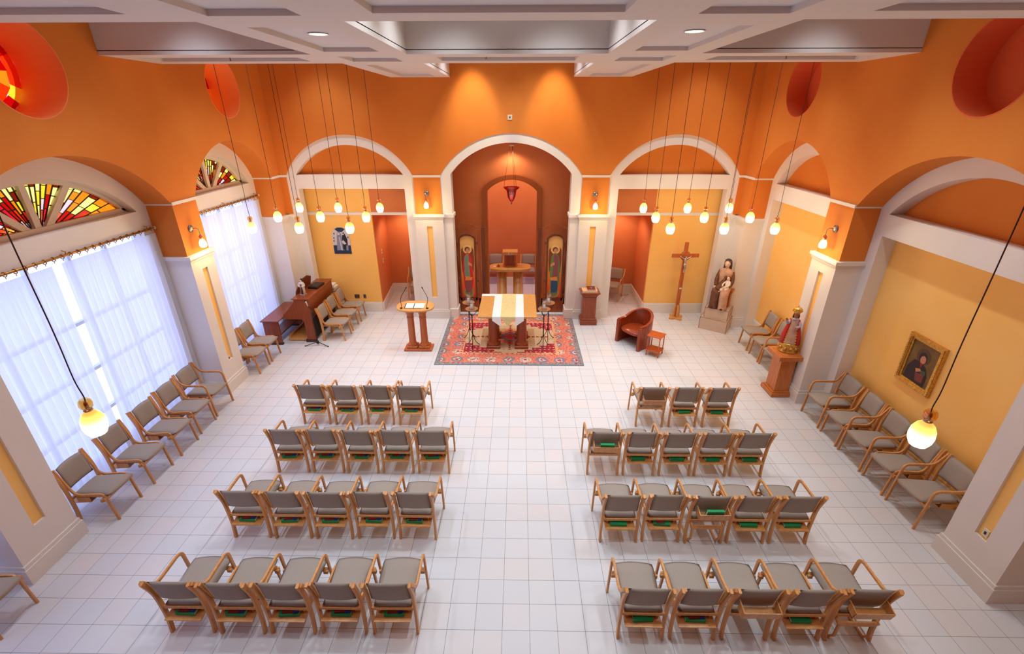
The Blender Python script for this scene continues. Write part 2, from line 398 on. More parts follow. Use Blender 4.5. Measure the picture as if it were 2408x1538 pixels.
for a, b in ((3.70, 4.38), (7.81, 8.48)): pier(a, b, XR, -1, XM, .43, k); k += 1
pier(11.40, 11.9, XR, -1, XM, .43, k, False); k += 1
for a, b in ((-2.62, -1.95), (1.55, 2.22)): pier(a, b, YB, -1, YM, .06, k); k += 1
for a, b in ((-5.92, -5.76), (5.38, 5.5)): pier(a, b, YB, -1, YM, .06, k, False); k += 1
# caps and base on the jambs of the altar arch
for x0, x1 in ((-1.97, -1.66), (1.26, 1.57)):
    m = MB(); m.box(x0, x1, YB - .02, YB + .38, 2.78, 2.86, WHITE); m.box(x0, x1, YB - .03, YB + .38, 0, .27, WHITE); struct(m, 'trim_%d' % k); k += 1
# baseboards along the infill walls
def bb(x0, x1, y0, y1, name): m = MB(); m.box(x0, x1, y0, y1, 0, .26, WHITE); m.box(x0 + (.01 if x1 - x0 < .1 else 0), x1 - (.01 if x1 - x0 < .1 else 0), y0 + (.01 if y1 - y0 < .1 else 0), y1 - (.01 if y1 - y0 < .1 else 0), .26, .29, WHITE); struct(m, name)
bb(-5.7, -3.9, 12.31, 12.35, 'baseboard_back_left'); bb(3.55, 5.4, 12.31, 12.35, 'baseboard_back_right')
for i, (a, b) in enumerate(RB): bb(6.13, 6.18, a, b, 'baseboard_right.%03d' % i)
m = MB(); m.poly([(-3.90, 12.36), (-3.86, 12.36), (-3.99, 14.0), (-4.03, 14.0)], [], 0, .27, lambda u, v, w: (u, v, w), WHITE); struct(m, 'baseboard_passage_left')
m = MB(); m.poly([(3.52, 12.36), (3.56, 12.36), (3.58, 14.0), (3.54, 14.0)], [], 0, .27, lambda u, v, w: (u, v, w), WHITE); struct(m, 'baseboard_passage_right')
bb(-4.0, -2.7, 13.96, 14.0, 'baseboard_chapel_left'); bb(2.3, 3.57, 13.96, 14.0, 'baseboard_chapel_right')
m = MB(); m.box(-4.1, -2.65, 14.0, 14.1, 0, 4.95, RUST); struct(m, 'wall_passage_end_left'); m = MB(); m.box(2.25, 3.65, 14.0, 14.1, 0, 4.95, RUST); struct(m, 'wall_passage_end_right')
# ------------------------------------------------------------------ ceiling beams with recessed panels
ZBm = 5.93
LX = (-2.92, -1.58); RX = (1.22, 2.52); CY = [(3.55, 4.92), (7.45, 8.72)]
def soffit(m, x0, x1, y0, y1, bw=.27, sep=True):
    m.box(x0, x1, y0, y1, ZBm + .05, ZBm + .06, PANELC)
    m.box(x0, x0 + bw, y0, y1, ZBm, ZBm + .06, CEIL); m.box(x1 - bw, x1, y0, y1, ZBm, ZBm + .06, CEIL)
    m.box(x0 + bw, x1 - bw, y0, y0 + bw, ZBm, ZBm + .06, CEIL); m.box(x0 + bw, x1 - bw, y1 - bw, y1, ZBm, ZBm + .06, CEIL)
xs = [-6.0, LX[0], LX[1], RX[0], RX[1], 5.55]
ci = 0
for X in (LX, RX):
    m = MB(); m.box(X[0], X[1], YF, YB + .03, ZBm + .06, ZT + .02, CEIL)
    ysg = [YF, CY[0][0], CY[0][1], CY[1][0], CY[1][1], YB + .02]
    for i in range(5): soffit(m, X[0], X[1], ysg[i], ysg[i + 1], .30 if i % 2 == 0 else .27)
    o_ = struct(m, 'trim_%d' % k); k += 1
for Y in CY:
    for i in (0, 2, 4):
        m = MB(); m.box(xs[i], xs[i + 1], Y[0], Y[1], ZBm + .06, ZT + .02, CEIL); soffit(m, xs[i], xs[i + 1], Y[0], Y[1], .36); struct(m, 'trim_%d' % k); k += 1
# ------------------------------------------------------------------ windows
def stained(name, a, b, zs, crown, x):
    "fan of coloured panes behind painted mullions"
    cx = (a + b) / 2; m = MB()
    cols = [(214, 40, 44), (240, 110, 50), (244, 176, 70), (248, 220, 96), (252, 238, 160), (236, 70, 90), (176, 76, 36), (250, 214, 196), (244, 150, 110)]
    gm = []
    for q, c in enumerate(cols):
        nm = 'stained_glass_%d' % q
        g = MATS.get(nm) or glass(nm, c, .96); MATS[nm] = g; gm.append(g)
    hw = (b - a) / 2; r = crown - zs; R = (hw * hw + r * r) / (2 * r); zc0 = crown - R; apex = Vector((cx, zs - .12))
    def rim(t):   # distance from apex to arch along direction
        d = Vector((math.cos(t), math.sin(t))); o_ = apex - Vector((cx, zc0)); bq = o_.dot(d); cq = o_.dot(o_) - R * R
        return -bq + math.sqrt(max(bq * bq - cq, 0))
    NS = 30; rnd = random.Random(int(a * 100)); LEAD = mat('lead_came', (30, 24, 20), .6)
    for j in range(NS):
        t0 = PI * (j + .01) / NS; t1 = PI * (j + .99) / NS
        if (j % 7) == 3 and False: continue
        edges = [.14]; 
        while edges[-1] < 1: edges.append(edges[-1] + rnd.uniform(.13, .26))
        edges[-1] = 1.0
        for e in range(len(edges) - 1):
            e0, e1 = edges[e], edges[e + 1]
            if e1 - e0 < .02: continue
            pal = [2, 3, 4, 3, 6, 4] if e1 > .8 else ([0, 5, 1, 7, 2, 0] if rnd.random() < .6 else [3, 4, 2, 8, 7, 4])
            p = []
            for tt, ee in ((t0, e0), (t1, e0), (t1, e1), (t0, e1)):
                q = apex + Vector((math.cos(tt), math.sin(tt))) * rim(tt) * ee * .995; p.append((q.x, max(q.y, zs)))
            m.poly(p, [], x, x - .008, XM, gm[pal[rnd.randrange(6)]])
            q0 = apex + Vector((math.cos(t0), math.sin(t0))) * rim(t0) * e1; q1 = apex + Vector((math.cos(t1), math.sin(t1))) * rim(t1) * e1
            if min(q0.y, q1.y) > zs: dq = Vector((0, .006)) if abs(math.sin((t0 + t1) / 2)) > .7 else Vector((.006, 0)); m.poly([tuple(q0 - dq), tuple(q1 - dq), tuple(q1 + dq), tuple(q0 + dq)], [], x + .004, x - .012, XM, LEAD)
        dl = Vector((math.cos(t1), math.sin(t1))); nl = Vector((-dl.y, dl.x)) * .005; e_ = max(.14, (zs - apex.y) / max(dl.y, .01) / rim(t1)) if dl.y > .01 else 1
        if e_ < .95: m.poly([tuple(apex + dl * rim(t1) * e_ - nl), tuple(apex + dl * rim(t1) - nl), tuple(apex + dl * rim(t1) + nl), tuple(apex + dl * rim(t1) * e_ + nl)], [], x + .004, x - .012, XM, LEAD)
    o_ = struct(m, name)
    g = MB(); g.poly([(a, zs)] + arc(a, b, zs + .001, crown)[::-1] + [(b, zs)], [], x - .010, x - .012, XM, LEAD) if False else None
    f = MB()
    for t in (PI * .25, PI * .5, PI * .75):
        d = Vector((math.cos(t), math.sin(t))); nrm = Vector((-d.y, d.x)); L = rim(t) * 1.0; w_ = .045
        P = [apex + nrm * w_ + d * .1, apex - nrm * w_ + d * .1, apex - nrm * w_ + d * L, apex + nrm * w_ + d * L]
        f.poly([(q.x, q.y) for q in P], [], x + .05, x - .02, XM, CREAM)
    f.poly([(a, zs - .05), (a, zs + .05), (b, zs + .05), (b, zs - .05)], [], x + .06, x - .03, XM, CREAM)
    ao = arc(a - .02, b + .02, zs, crown + .03); ai = arc(a + .05, b - .05, zs, crown - .05)
    f.poly(ao + ai[::-1], [], x + .06, x - .03, XM, CREAM)
    f.build('window_frame', o_)
    # dark lead between the panes
    return o_
wi = 1
for a, b in LB:
    stained('window_%d' % wi, a + .24, b - .24, 3.72, 4.38, XL - .67); wi += 1
for i, (cy_, cz_) in enumerate(LD):
    m = MB(); rnd = random.Random(i)
    for rr in range(4):
        n = 5 + rr * 4
        for j in range(n):
            t0 = 2 * PI * (j + .0) / n; t1 = 2 * PI * (j + 1) / n; r0 = .14 * rr + .0005; r1 = .14 * (rr + 1) - .0005
            m.poly([(cy_ + r * math.cos(t), cz_ + r * math.sin(t)) for t, r in ((t0, r0), (t1, r0), (t1, r1), (t0, r1))], [], XL - .62, XL - .63, XM, MATS['stained_glass_%d' % rnd.choice([1, 2, 3, 0, 2])])
    struct(m, 'window_%d' % wi); wi += 1
for a, b in LB:
    m = MB(); m.box(-6.675, -6.665, a + .1, b - .1, .16, 3.34, PANE); w_ = struct(m, 'window_%d' % wi); wi += 1
    f = MB(); FR = mat('window_frame_white', (215, 218, 222), .5)
    n = 5
    for j in range(n + 1):
        y = a + .12 + (b - a - .24) * j / n; f.box(-6.70, -6.63, y - .025, y + .025, .16, 3.34, FR)
    for z in (.18, .85, 1.55, 2.3, 3.32): f.box(-6.70, -6.63, a + .1, b - .1, z - .025, z + .025, FR)
    f.build('window_frame', w_)
# curtains and rods
RODM = mat('brass_rod', (190, 140, 72), .35, .8)
def curtain(y0, y1, label, sk=0.0):
    n = int((y1 - y0) * 26); v = []; f = []; rows = [3.30, 3.26, 2.6, 1.6, .7, .07]; rnd = random.Random(int(y0 * 77)); ph = [rnd.uniform(-.35, .35) for _ in range(n * 4 + 1)]
    N = n * 4
    for r_, z in enumerate(rows):
        amp = .010 if r_ < 2 else .028
        for j in range(N + 1):
            t = j / N; y = y0 + (y1 - y0) * t + sk * (3.3 - z) * (1 - t)
            v.append((-6.335 + amp * math.sin(2 * PI * j / 4 * (1 if r_ < 2 else .33) + ph[j // 4 * 4] * (r_ > 1)) + .004 * math.sin(t * 23), y, z))
    for r_ in range(len(rows) - 1):
        for j in range(N): f.append((r_ * (N + 1) + j, r_ * (N + 1) + j + 1, (r_ + 1) * (N + 1) + j + 1, (r_ + 1) * (N + 1) + j))
    m = MB(); m.add(v, f, SHEER, True); o_ = m.build('curtain'); tag(o_, label, 'curtain'); return o_
curtain(LB[1][0] + .02, 5.99, 'white sheer curtain left of the bright gap in the large left window')
curtain(6.13, LB[1][1] - .03, 'white sheer curtain right of the bright gap in the large left window', -.035)
curtain(LB[2][0] + .02, 9.95, 'white sheer curtain on the far left window, half nearer the striped pier')
curtain(9.97, LB[2][1] - .03, 'white sheer curtain on the far left window, half behind the organ')
curtain(LB[0][0] + .02, 2.0, 'white sheer curtain at the nearest left window, outer half')
curtain(2.02, LB[0][1] - .03, 'white sheer curtain beside the nearest left pier')
for (a, b), lb in zip(LB, ('brass curtain rod of the nearest left window', 'brass curtain rod over the large left window', 'brass curtain rod over the far left window behind the organ')):
    t = empty('curtain_rod', (-6.325, (a + b) / 2, 3.39)); tag(t, lb, 'curtain rod', None)
    L = (b - a) / 2 - .03
    m = MB(); m.tube([(0, -L, 0), (0, L, 0)], .018, RODM, 10); m.build('rod', t)
    for s in (-1, 1):
        m = MB(); m.sphere((0, s * (L + .0), 0), .028, mat('crystal_finial', (230, 220, 200), .2)); m.build('finial', t)
    rg = None
    nr = int(L * 2 / .13)
    for j in range(nr):
        y = -L + .08 + j * (2 * L - .16) / (nr - 1)
        if rg is None:
            m = MB(); pts = [(.0, 0.0, 0.0)]
            m.tube([(.030 * math.cos(q * PI / 6), 0, .030 * math.sin(q * PI / 6) - .006) for q in range(13)], .007, RODM, 6); m.tube([(0, 0, -.035), (0, 0, -.065)], .005, RODM, 5)
            rg = m.build('ring', t); rg.location = (0, y, 0)
        else:
            c = rg.copy(); COL.objects.link(c); c.parent = t; c.location = (0, y, 0)
    for y in (-L * .75, 0, L * .9):
        m = MB(); m.tube([(0, y, .01), (.01, y, .05), (-.04, y, .06)], .008, RODM, 6); m.build('bracket', t)

# ================================================================== CHAIRS
def chair_parts(kind, rack='low'):
    """beech chair facing +Y, origin on the floor mid-footprint; y is counted from the rear leg"""
    t = empty('church_chair', (0, 0, 0)); Y0 = -.265
    def sh(path): return [(y + Y0, z) for y, z in path]
    post = catmull([(0, 0), (.016, .20), (.010, .42), (-.012, .64), (-.080, .870)], 5)
    if kind == 'arm': side = fillet([(.53, 0), (.475, .665), (.06, .655), (-.068, .860)], [.085, .09], 6)
    else: side = fillet([(.53, 0), (.475, .455), (.07, .43), (-.066, .865)], [.07, .11], 6)
    for s in (-1, 1):
        m = MB(); m.sweep(sh(post), s * .236, .0155, .026, BEECH); m.box(s * .236 - .013, s * .236 + .013, Y0 - .018, Y0 + .018, 0, .01, BLACKP); m.build('leg', t)
        m = MB(); m.sweep(sh(side), s * (.2635 if kind == 'arm' else .209), .0125, .019, BEECH)
        m.box(min(s * .21, s * .26), max(s * .21, s * .26), Y0 + .44, Y0 + .47, .36, .40, BEECH)
        m.build('armrest' if kind == 'arm' else 'side_frame', t)
    m = MB()
    m.box(-.225, .225, Y0 + .0, Y0 + .03, .370, .405, BEECH); m.box(-.245, .245, Y0 + .47, Y0 + .495, .36, .405, BEECH)
    for s in (-1, 1): m.box(s * .165 - .01, s * .165 + .01, Y0 + .03, Y0 + .47, .37, .40, BEECH)
    m.build('seat_rail', t)
    # seat cushion: grid with rounded edges
    def cushion(nu, nv, fn, th, mt):
        v = []; f = []
        for side_ in (1, -1):
            for i in range(nu + 1):
                for j in range(nv + 1):
                    u = -1 + 2 * i / nu; w = -1 + 2 * j / nv
                    e = (1 - abs(u) ** 6) ** .5 * (1 - abs(w) ** 6) ** .5
                    v.append(fn(u, w, side_ * th * e))
        K = (nu + 1) * (nv + 1)
        for s_ in (0, 1):
            for i in range(nu):
                for j in range(nv):
                    a = s_ * K + i * (nv + 1) + j; q = (a, a + 1, a + nv + 2, a + nv + 1); f.append(q if s_ else q[::-1])
        mm = MB(); mm.add(v, f, mt, True); return mm
    def seat(u, w, h):
        yy = Y0 + .285 + .275 * w; wd = .200 + .030 * (w * .5 + .5); 
        if kind != 'arm': wd = .187 + .03 * (w * .5 + .5)
        y = yy + (.030 * (1 - u * u) if w > 0 else 0) * max(w, 0)
        x = wd * u * (1 - .05 * (w > .8) * (w - .8) * 5)
        z = .434 + .012 * w + h + (.012 * (1 - u * u) if h > 0 else 0) - (.022 * max(0, w - .6) / .4 if h > 0 else 0)
        return (x, y, z)
    cushion(12, 12, seat, .034, FABRIC).build('seat', t)
    def back(u, w, h):
        zz = .694 + .166 * w + .016 * (1 - u * u) * (w > 0) * w
        wd = (.214 if kind == 'arm' else .190) - .002 * w
        y = Y0 - .022 - .030 * w - .012 * max(w, 0) ** 2 - .016 * (1 - u * u) + .012
        return (wd * u, y + h * 1.0, zz + h * .25)
    cushion(12, 10, back, .024, FABRIC).build('backrest', t)
    if rack == 'low':
        m = MB(); m.add([], [], BEECH)
        T = Matrix.Translation((0, Y0 - .062, .280)) @ Matrix.Rotation(math.radians(4), 4, 'X')
        m.box(-.195, .195, -.01, .30, 0, .010, BEECH, T)
        for s in (-1, 1): m.box(s * .155 - .006, s * .155 + .006, .09, .14, .01, .092, BEECH, T); m.box(s * .19 - .006, s * .19 + .006, .12, .29, 0, .088, BEECH, T)
        m.build('book_rack', t)
    elif rack == 'high':
        T = Matrix.Translation((0, Y0 - .045, .575)) @ Matrix.Rotation(math.radians(14), 4, 'X')
        m = MB(); m.box(-.19, .19, -.105, -.095, -.0, .115, BEECH, T); m.box(-.19, .19, -.10, .0, -.0, .010, BEECH, T)
        for s in (-1, 1): m.box(s * .185 - .005, s * .185 + .005, -.10, .0, 0, .10, BEECH, T); m.box(s * .185 - .006, s * .185 + .006, -.10, .03, .10, .115, BEECH, T)
        m.build('book_rack', t)
    return t
def kneeler(t):
    m = MB(); Y0 = -.265
    m.box(-.19, .19, Y0 - .06, Y0 - .03, .30, .345, BEECH)
    for s in (-1, 1):
        m.sweep([(Y0 - .045, .32), (Y0 - .04, .12), (Y0 + .02, .012), (Y0 + .25, .012)], s * .185, .013, .014, BEECH)
        m.sweep([(Y0 + .03, .36), (Y0 - .06, .33)], s * .203, .011, .02, BEECH)
    o_ = m.build('kneeler', t)
PROTO = {}
def place_chair(kind, rack, loc, rz, label, group, kn=False):
    key = (kind, rack, kn)
    if key not in PROTO:
        o_ = chair_parts(kind, rack)
        if kn: kneeler(o_)
        PROTO[key] = o_
        o_.location = loc; o_.rotation_euler = (0, 0, rz)
    else: o_ = dup(PROTO[key], loc, rz)
    o_['label'] = label; o_['category'] = 'chair'; o_['group'] = group
    if 'grp' in o_: del o_['grp']
    return o_
BOOK = {}
def place_book(name, M_, size, mt, label, group):
    if name not in BOOK:
        a, b, c = size; m = MB()
        m.box(-a, a, -b, b, 0, .004, mt); m.box(-a, a, -b, b, c - .004, c, mt); m.box(-a, a, -b, -b + .004, 0, c, mt)
        o_ = m.build(name); m2 = MB(); m2.box(-a + .005, a - .005, -b + .004, b - .004, .004, c - .004, PAPER); m2.build('pages', o_); BOOK[name] = o_
    else:
        s_ = BOOK[name]; o_ = s_.copy(); COL.objects.link(o_)
        for ch in list(s_.children):
            c = ch.copy(); COL.objects.link(c); c.parent = o_
    o_.matrix_world = M_; o_['label'] = label; o_['category'] = 'book'; o_['group'] = group
    return o_
ORD = ['first', 'second', 'third', 'fourth', 'fifth']
ROWN = ['front row', 'second row', 'third row', 'back row']
def rack_M(loc, rz, dx, dy, hi=False, tilt=0, dz=0, mir=0):
    base = Matrix.Translation(loc) @ Matrix.Rotation(rz, 4, 'Z') @ Matrix.Translation((0, -.265, 0))
    if hi: return base @ Matrix.Translation((0, -.045, .575)) @ Matrix.Rotation(math.radians(14), 4, 'X') @ Matrix.Translation((dx, -.045, .084)) @ Matrix.Rotation(math.radians(90), 4, 'X') @ Matrix.Rotation(PI, 4, 'Z')
    return base @ Matrix.Translation((0, -.062, .280)) @ Matrix.Rotation(math.radians(4), 4, 'X') @ Matrix.Translation((dx, dy, .0105 + dz)) @ Matrix.Rotation(tilt, 4, 'Z')
rnd = random.Random(3)
# (row, y of rear legs, x of the aisle-side chair centre, count, kinds from the aisle outward, racks, side)
A, N_ = 'arm', 'side'
def block(side):
    for r in range(4):
        yr = (6.975, 5.72, 4.46, 3.215)[r]
        if side < 0:
            n = 4 if r == 0 else 5; x0 = -1.915 if r == 0 else -1.325
            kinds = {0: 'AANA'}.get(r, 'ANANA'); high = {}; knl = {}
        else:
            n = 3 if r == 0 else 5; x0 = 2.375 if r == 0 else 1.33
            kinds = {0: 'ANA'}.get(r, 'ANANA'); high = {0: (0,), 1: (0,), 2: (2,), 3: (2, 4)}[r]; knl = {2: (2,), 3: (4,)}.get(r, ())
        pitch = .558 if r else (.588 if side < 0 else .595)
        for i in range(n):
            x = x0 + side * pitch * i; kd = 'arm' if kinds[i] == 'A' else 'side'; rk = 'high' if i in high else 'low'
            jy = rnd.uniform(-.012, .012); rz = rnd.uniform(-.012, .012); loc = (x, yr + .265 + jy, 0)
            blk = 'left block' if side < 0 else 'right block'
            pos = 'aisle end' if i == 0 else ('outer end' if i == n - 1 else ORD[i] + ' from aisle')
            ex = 'low book rack' if rk == 'low' else 'book rack raised behind its back'
            lb = 'taupe beech chair %s, %s, %s, %s' % ('with armrests' if kd == 'arm' else 'without armrests', pos, ROWN[r], blk)
            if rk == 'high': lb = 'taupe beech chair, book rack raised behind back, %s, %s, %s' % (pos, ROWN[r], blk)
            place_chair(kd, rk, loc, rz, lb, 'chairs in rows, %s' % blk, i in knl)
            has = not (side > 0 and ((r == 0 and i == 0) or (r == 3 and i in (2, 4))))
            if has:
                hi = rk == 'high'; dx = rnd.uniform(-.03, .012) * (1 if not hi else .5); tl = rnd.uniform(-.06, .06)
                place_book('green_hymnal', rack_M(loc, rz, dx + (0 if not hi else .02), .110, hi, tl), (.105, .07, .040), GREENB,
                           'green hymnal %s of the %s chair, %s, %s' % ('in raised rack' if hi else 'on rack', pos if 'from' not in pos else pos, ROWN[r], blk), 'green hymnals in the chair racks')
                if not hi and (side < 0 or (r, i) in ((3, 1), (2, 1), (1, 0))):
                    c_, s_ = math.cos(tl), math.sin(tl)
                    place_book('red_booklet', rack_M(loc, rz, dx - .02, .125, False, tl + .05, .0405), (.055, .075, .012), REDB, 'small red booklet lying on green hymnal under %s chair, %s, %s' % (pos, ROWN[r], blk), 'red booklets in the chair racks')
                    if (r + i) % 2 == 0 or side < 0:
                        place_book('purple_booklet', rack_M(loc, rz, dx + .065, .122, False, tl + .1, .0405), (.024, .07, .012), PURB, 'narrow purple booklet beside red one under %s chair, %s, %s' % (pos, ROWN[r], blk), 'purple booklets in the chair racks')
block(-1); block(1)
# chairs along the left windows (facing +X)
wl = [(-5.86, 4.945, 'nearest to camera'), (-5.86, 5.633, 'second from camera'), (-5.86, 6.285, 'third from camera'), (-5.90, 6.875, 'fourth from camera')]
for i, (x, y, w_) in enumerate(wl):
    loc = (x, y, 0); place_chair('side', 'low', loc, -PI / 2 + rnd.uniform(-.02, .02), 'armless taupe chair by the large curtained window, %s' % w_, 'chairs along the left windows')
    if i in (0, 2): place_book('green_hymnal', rack_M(loc, -PI / 2, 0, .10), (.105, .07, .040), GREENB, 'green hymnal under the window chair %s' % w_, 'green hymnals in the chair racks')
place_chair('arm', 'low', (-5.93, 7.45, 0), -PI / 2, 'taupe chair with armrests beside the striped left pier', 'chairs along the left windows')
place_chair('side', 'low', (-5.915, 8.97, 0), -PI / 2, 'armless taupe chair just beyond the left pier with sconce', 'chairs along the left windows')
place_chair('side', 'low', (-5.92, 9.52, 0), -PI / 2 + .02, 'armless taupe chair by the window next to organ bench', 'chairs along the left windows')
place_chair('side', 'low', (-5.86, 3.30, 0), -PI / 2, 'taupe chair cut by the left picture edge near camera', 'chairs along the left windows')
for (x, y, a), w_ in zip(((-4.60, 10.63, -.04), (-4.60, 11.22, -.02), (-4.57, 11.80, .02)), ('nearest the microphone stand', 'middle of the three', 'farthest, below the wall outlets')):
    place_chair('side', 'none', (x, y, 0), -PI / 2 + a, 'armless taupe chair behind the organ, %s' % w_, 'chairs behind the organ')
# chairs along the right wall (facing -X)
for i, (y, kd) in enumerate(((4.98, 'arm'), (5.545, 'side'), (6.105, 'arm'), (6.665, 'side'), (7.235, 'arm'))):
    place_chair(kd, 'low', (5.68, y, 0), PI / 2, 'taupe chair %s under the gold-framed picture wall, %s from camera' % ('with armrests' if kd == 'arm' else 'without armrests', ORD[i]), 'chairs along the right wall')
for i, (y, kd) in enumerate(((9.08, 'arm'), (9.64, 'side'), (10.21, 'side'))):
    place_chair(kd, 'low', (5.73, y, 0), PI / 2, ('taupe chair with armrests behind the red-robed figure pedestal', 'armless taupe chair in the middle of three by far right wall', 'armless taupe chair nearest the seated statue')[i], 'chairs along the right wall')
for (x, y, rz), w_ in zip(((-.78, 15.0, PI), (.32, 15.0, PI), (1.32, 14.9, PI), (-1.85, 14.9, PI), (-3.12, 13.55, PI + .15), (2.88, 13.50, PI * .86)),
        ('left of the tabernacle', 'right of the tabernacle', 'seen through the right icon screen', 'seen through the left icon screen', 'in the left passage behind the white pier', 'in the right passage')):
    place_chair('arm', 'none', (x, y, 0), rz, 'taupe chair %s' % w_ if len(w_) > 22 else 'taupe chair standing %s' % w_, 'chairs in the rear chapel')

# ================================================================== LAMPS
def grad_glow(name, z0, z1, st):
    m = bpy.data.materials.new(name); m.use_nodes = True; n, l = NT(m); b = n['Principled BSDF']
    tc = n.new('ShaderNodeTexCoord'); sp = n.new('ShaderNodeSeparateXYZ'); l.new(tc.outputs['Object'], sp.inputs[0])
    mr = n.new('ShaderNodeMapRange'); mr.inputs[1].default_value = z0; mr.inputs[2].default_value = z1; l.new(sp.outputs[2], mr.inputs[0])
    cr = n.new('ShaderNodeValToRGB'); e = cr.color_ramp.elements
    e[0].position = 0; e[0].color = (1, .86, .60, 1); e[1].position = 1; e[1].color = (.75, .20, .02, 1)
    q = e.new(.5); q.color = (1, .82, .42, 1); q = e.new(.75); q.color = (.95, .62, .08, 1)
    l.new(mr.outputs[0], cr.inputs[0]); l.new(cr.outputs[0], b.inputs['Emission Color']); b.inputs['Emission Strength'].default_value = st
    b.inputs['Base Color'].default_value = (.9, .7, .4, 1); b.inputs['Roughness'].default_value = .15
    return m
GLOW = grad_glow('lit_art_glass', -.07, .10, 1.9)
PENDS = {}
def pendant(x, y, z, label, group, L=4.05, bend=.006):
    key = round(L, 1)
    if key not in PENDS:
        t = empty('pendant_lamp', (0, 0, 0)); K = .92
        m = MB(); m.lathe((0, 0, 0), [(.032, -.100), (.056, -.096), (.076, -.055), (.083, -.01), (.078, .04), (.058, .085), (.034, .108), (.028, .116)], GLOW, 28); m.build('lamp_shade', t)
        m = MB(); m.lathe((0, 0, .112), [(.028, 0), (.032, .008), (.028, .016)], SILVER, 16); m.build('collar', t)
        m = MB(); m.lathe((0, 0, .127), [(.022, 0), (.040, .022), (.045, .048), (.040, .074), (.026, .092)], AMBERG, 20, cap=False); m.lathe((0, 0, .127), [(.012, 0), (.014, .05), (.006, .07)], BRASS, 10); m.build('glass_knob', t)
        m = MB(); m.tube(catmull([(0, 0, .17), (bend, 0, .24), (-bend * .6, .003, .40), (bend * .5, 0, .8), (0, 0, 1.6), (0, 0, L)], 5), .0045, mat('cord_brown', (70, 40, 26), .6), 6); m.build('cord', t)
        m = MB(); m.lathe((0, 0, L - .02), [(.06, 0), (.055, .025), (.01, .03)], WHITE, 16); m.build('canopy', t)
        PENDS[key] = t; t.location = (x, y, z)
    else: t = dup(PENDS[key], (x, y, z), rnd.uniform(0, 6))
    tag(t, label, 'lamp', group)
    point((x, y, z - .17), 9, (1, .74, .42), .06)
PZ = 3.24
rowt = ('front', 'middle', 'rear')
colt = {-5.0: 'outer', -4.11: 'middle', -3.16: 'inner', 2.80: 'inner', 3.79: 'middle', 4.72: 'outer'}
for sx, xs_ in (('left', (-5.0, -4.11, -3.16)), ('right', (2.80, 3.79, 4.72))):
    for r, y in enumerate((8.90, 9.66, 10.68)):
        for x in xs_:
            f_ = (y / (8.62, 9.64, 10.68)[r]); pendant(x * f_, y, 5.171 + (PZ - 5.171) * f_, 'glowing amber glass pendant, %s column, %s row of the far %s cluster' % (colt[x], rowt[r], sx), 'far %s pendant cluster' % sx, 7.29 - (5.171 + (PZ - 5.171) * f_))
pendant(-3.31, 2.94, 2.983, 'large near amber glass pendant on dark cord before the left curtains', 'near pendants', 4.31, .012)
pendant(3.07, 2.92, 2.955, 'large near amber glass pendant before the gold-framed picture', 'near pendants', 4.33, .012)
# wall sconces
GLOWS = grad_glow('lit_sconce_glass', -.06, .08, 2.6)
def sconce(x, y, z, rz, label):
    t = empty('wall_sconce', (x, y, z), rz)      # faces -Y when rz=0 ; wall at y=0
    m = MB(); T = Matrix.Rotation(PI / 2, 4, 'X'); m.lathe((0, 0, 0), [(.065, 0), (.06, .018), (.02, .026)], STEEL, 20, T); m.build('wall_plate', t)
    m = MB(); m.tube(catmull([(0, -.02, 0), (0, -.10, .012), (0, -.145, -.02), (0, -.15, -.11)], 5), .006, STEEL, 8)
    m.tube([(.055 * math.cos(q * PI / 8), -.15, -.15 + .055 * math.sin(q * PI / 8)) for q in range(17)], .003, STEEL, 5); m.build('arm', t)
    m = MB(); m.lathe((0, -.15, -.19), [(.02, 0), (.034, .02), (.036, .05), (.02, .08)], mat('amber_cap_glass', (214, 96, 40), .2), 14); m.build('glass_knob', t)
    m = MB(); m.lathe((0, -.15, -.27), [(.03, -.07), (.052, -.06), (.062, -.02), (.055, .03), (.035, .07), (.02, .082)], GLOWS, 20); m.build('lamp_shade', t)
    tag(t, label, 'sconce', 'wall sconces on the piers')
    d = Vector((0, -.22, -.30)); d.rotate(Matrix.Rotation(rz, 3, 'Z')); point(Vector((x, y, z)) + d, 16, (1, .68, .30), .05)
sconce(-2.31, YB, 3.37, 0, 'lit amber wall sconce on the pier left of the altar arch')
sconce(1.89, YB, 3.35, 0, 'lit amber wall sconce on the pier right of the altar arch')
sconce(XL, 8.27, 3.30, PI / 2, 'lit amber wall sconce on the left wall pier between windows')
sconce(XR, 8.13, 3.35, -PI / 2, 'lit amber wall sconce on the right wall pier')
# recessed lights, sprinklers
EM = mat('lit_lens', (255, 250, 240), .5, 0, emit=((255, 248, 235), 3.0))
for (x, y), s_ in (((-2.22, 5.97), 'left'), ((1.87, 5.88), 'right')):
    t = empty('recessed_light', (x, y, ZBm + .05)); m = MB(); m.lathe((0, 0, -.012), [(.115, 0), (.10, -.0), (.10, .014), (.115, .014)], WHITE, 28, cap=False); m.build('trim_ring', t)
    m = MB(); m.lathe((0, 0, -.006), [(.095, 0), (.095, .008)], EM, 28); m.build('diffuser', t); tag(t, 'bright round recessed light in the %s long ceiling beam' % s_, 'ceiling light', 'recessed ceiling lights')
for (x, y), s_ in (((-4.45, 8.15), 'left end of the cross beam'), ((-.50, 7.95), 'centre of the cross beam'), ((4.0, 8.1), 'right end of the cross beam')):
    t = empty('sprinkler_head', (x, y, ZBm + .05)); m = MB(); m.lathe((0, 0, -.03), [(.008, -.03), (.01, .03), (.03, .03)], STEEL, 12); m.lathe((0, 0, -.065), [(.022, 0), (.022, .004)], STEEL, 12); m.build('nozzle', t)
    tag(t, 'small metal sprinkler head at the %s' % s_, 'sprinkler', 'sprinkler heads')

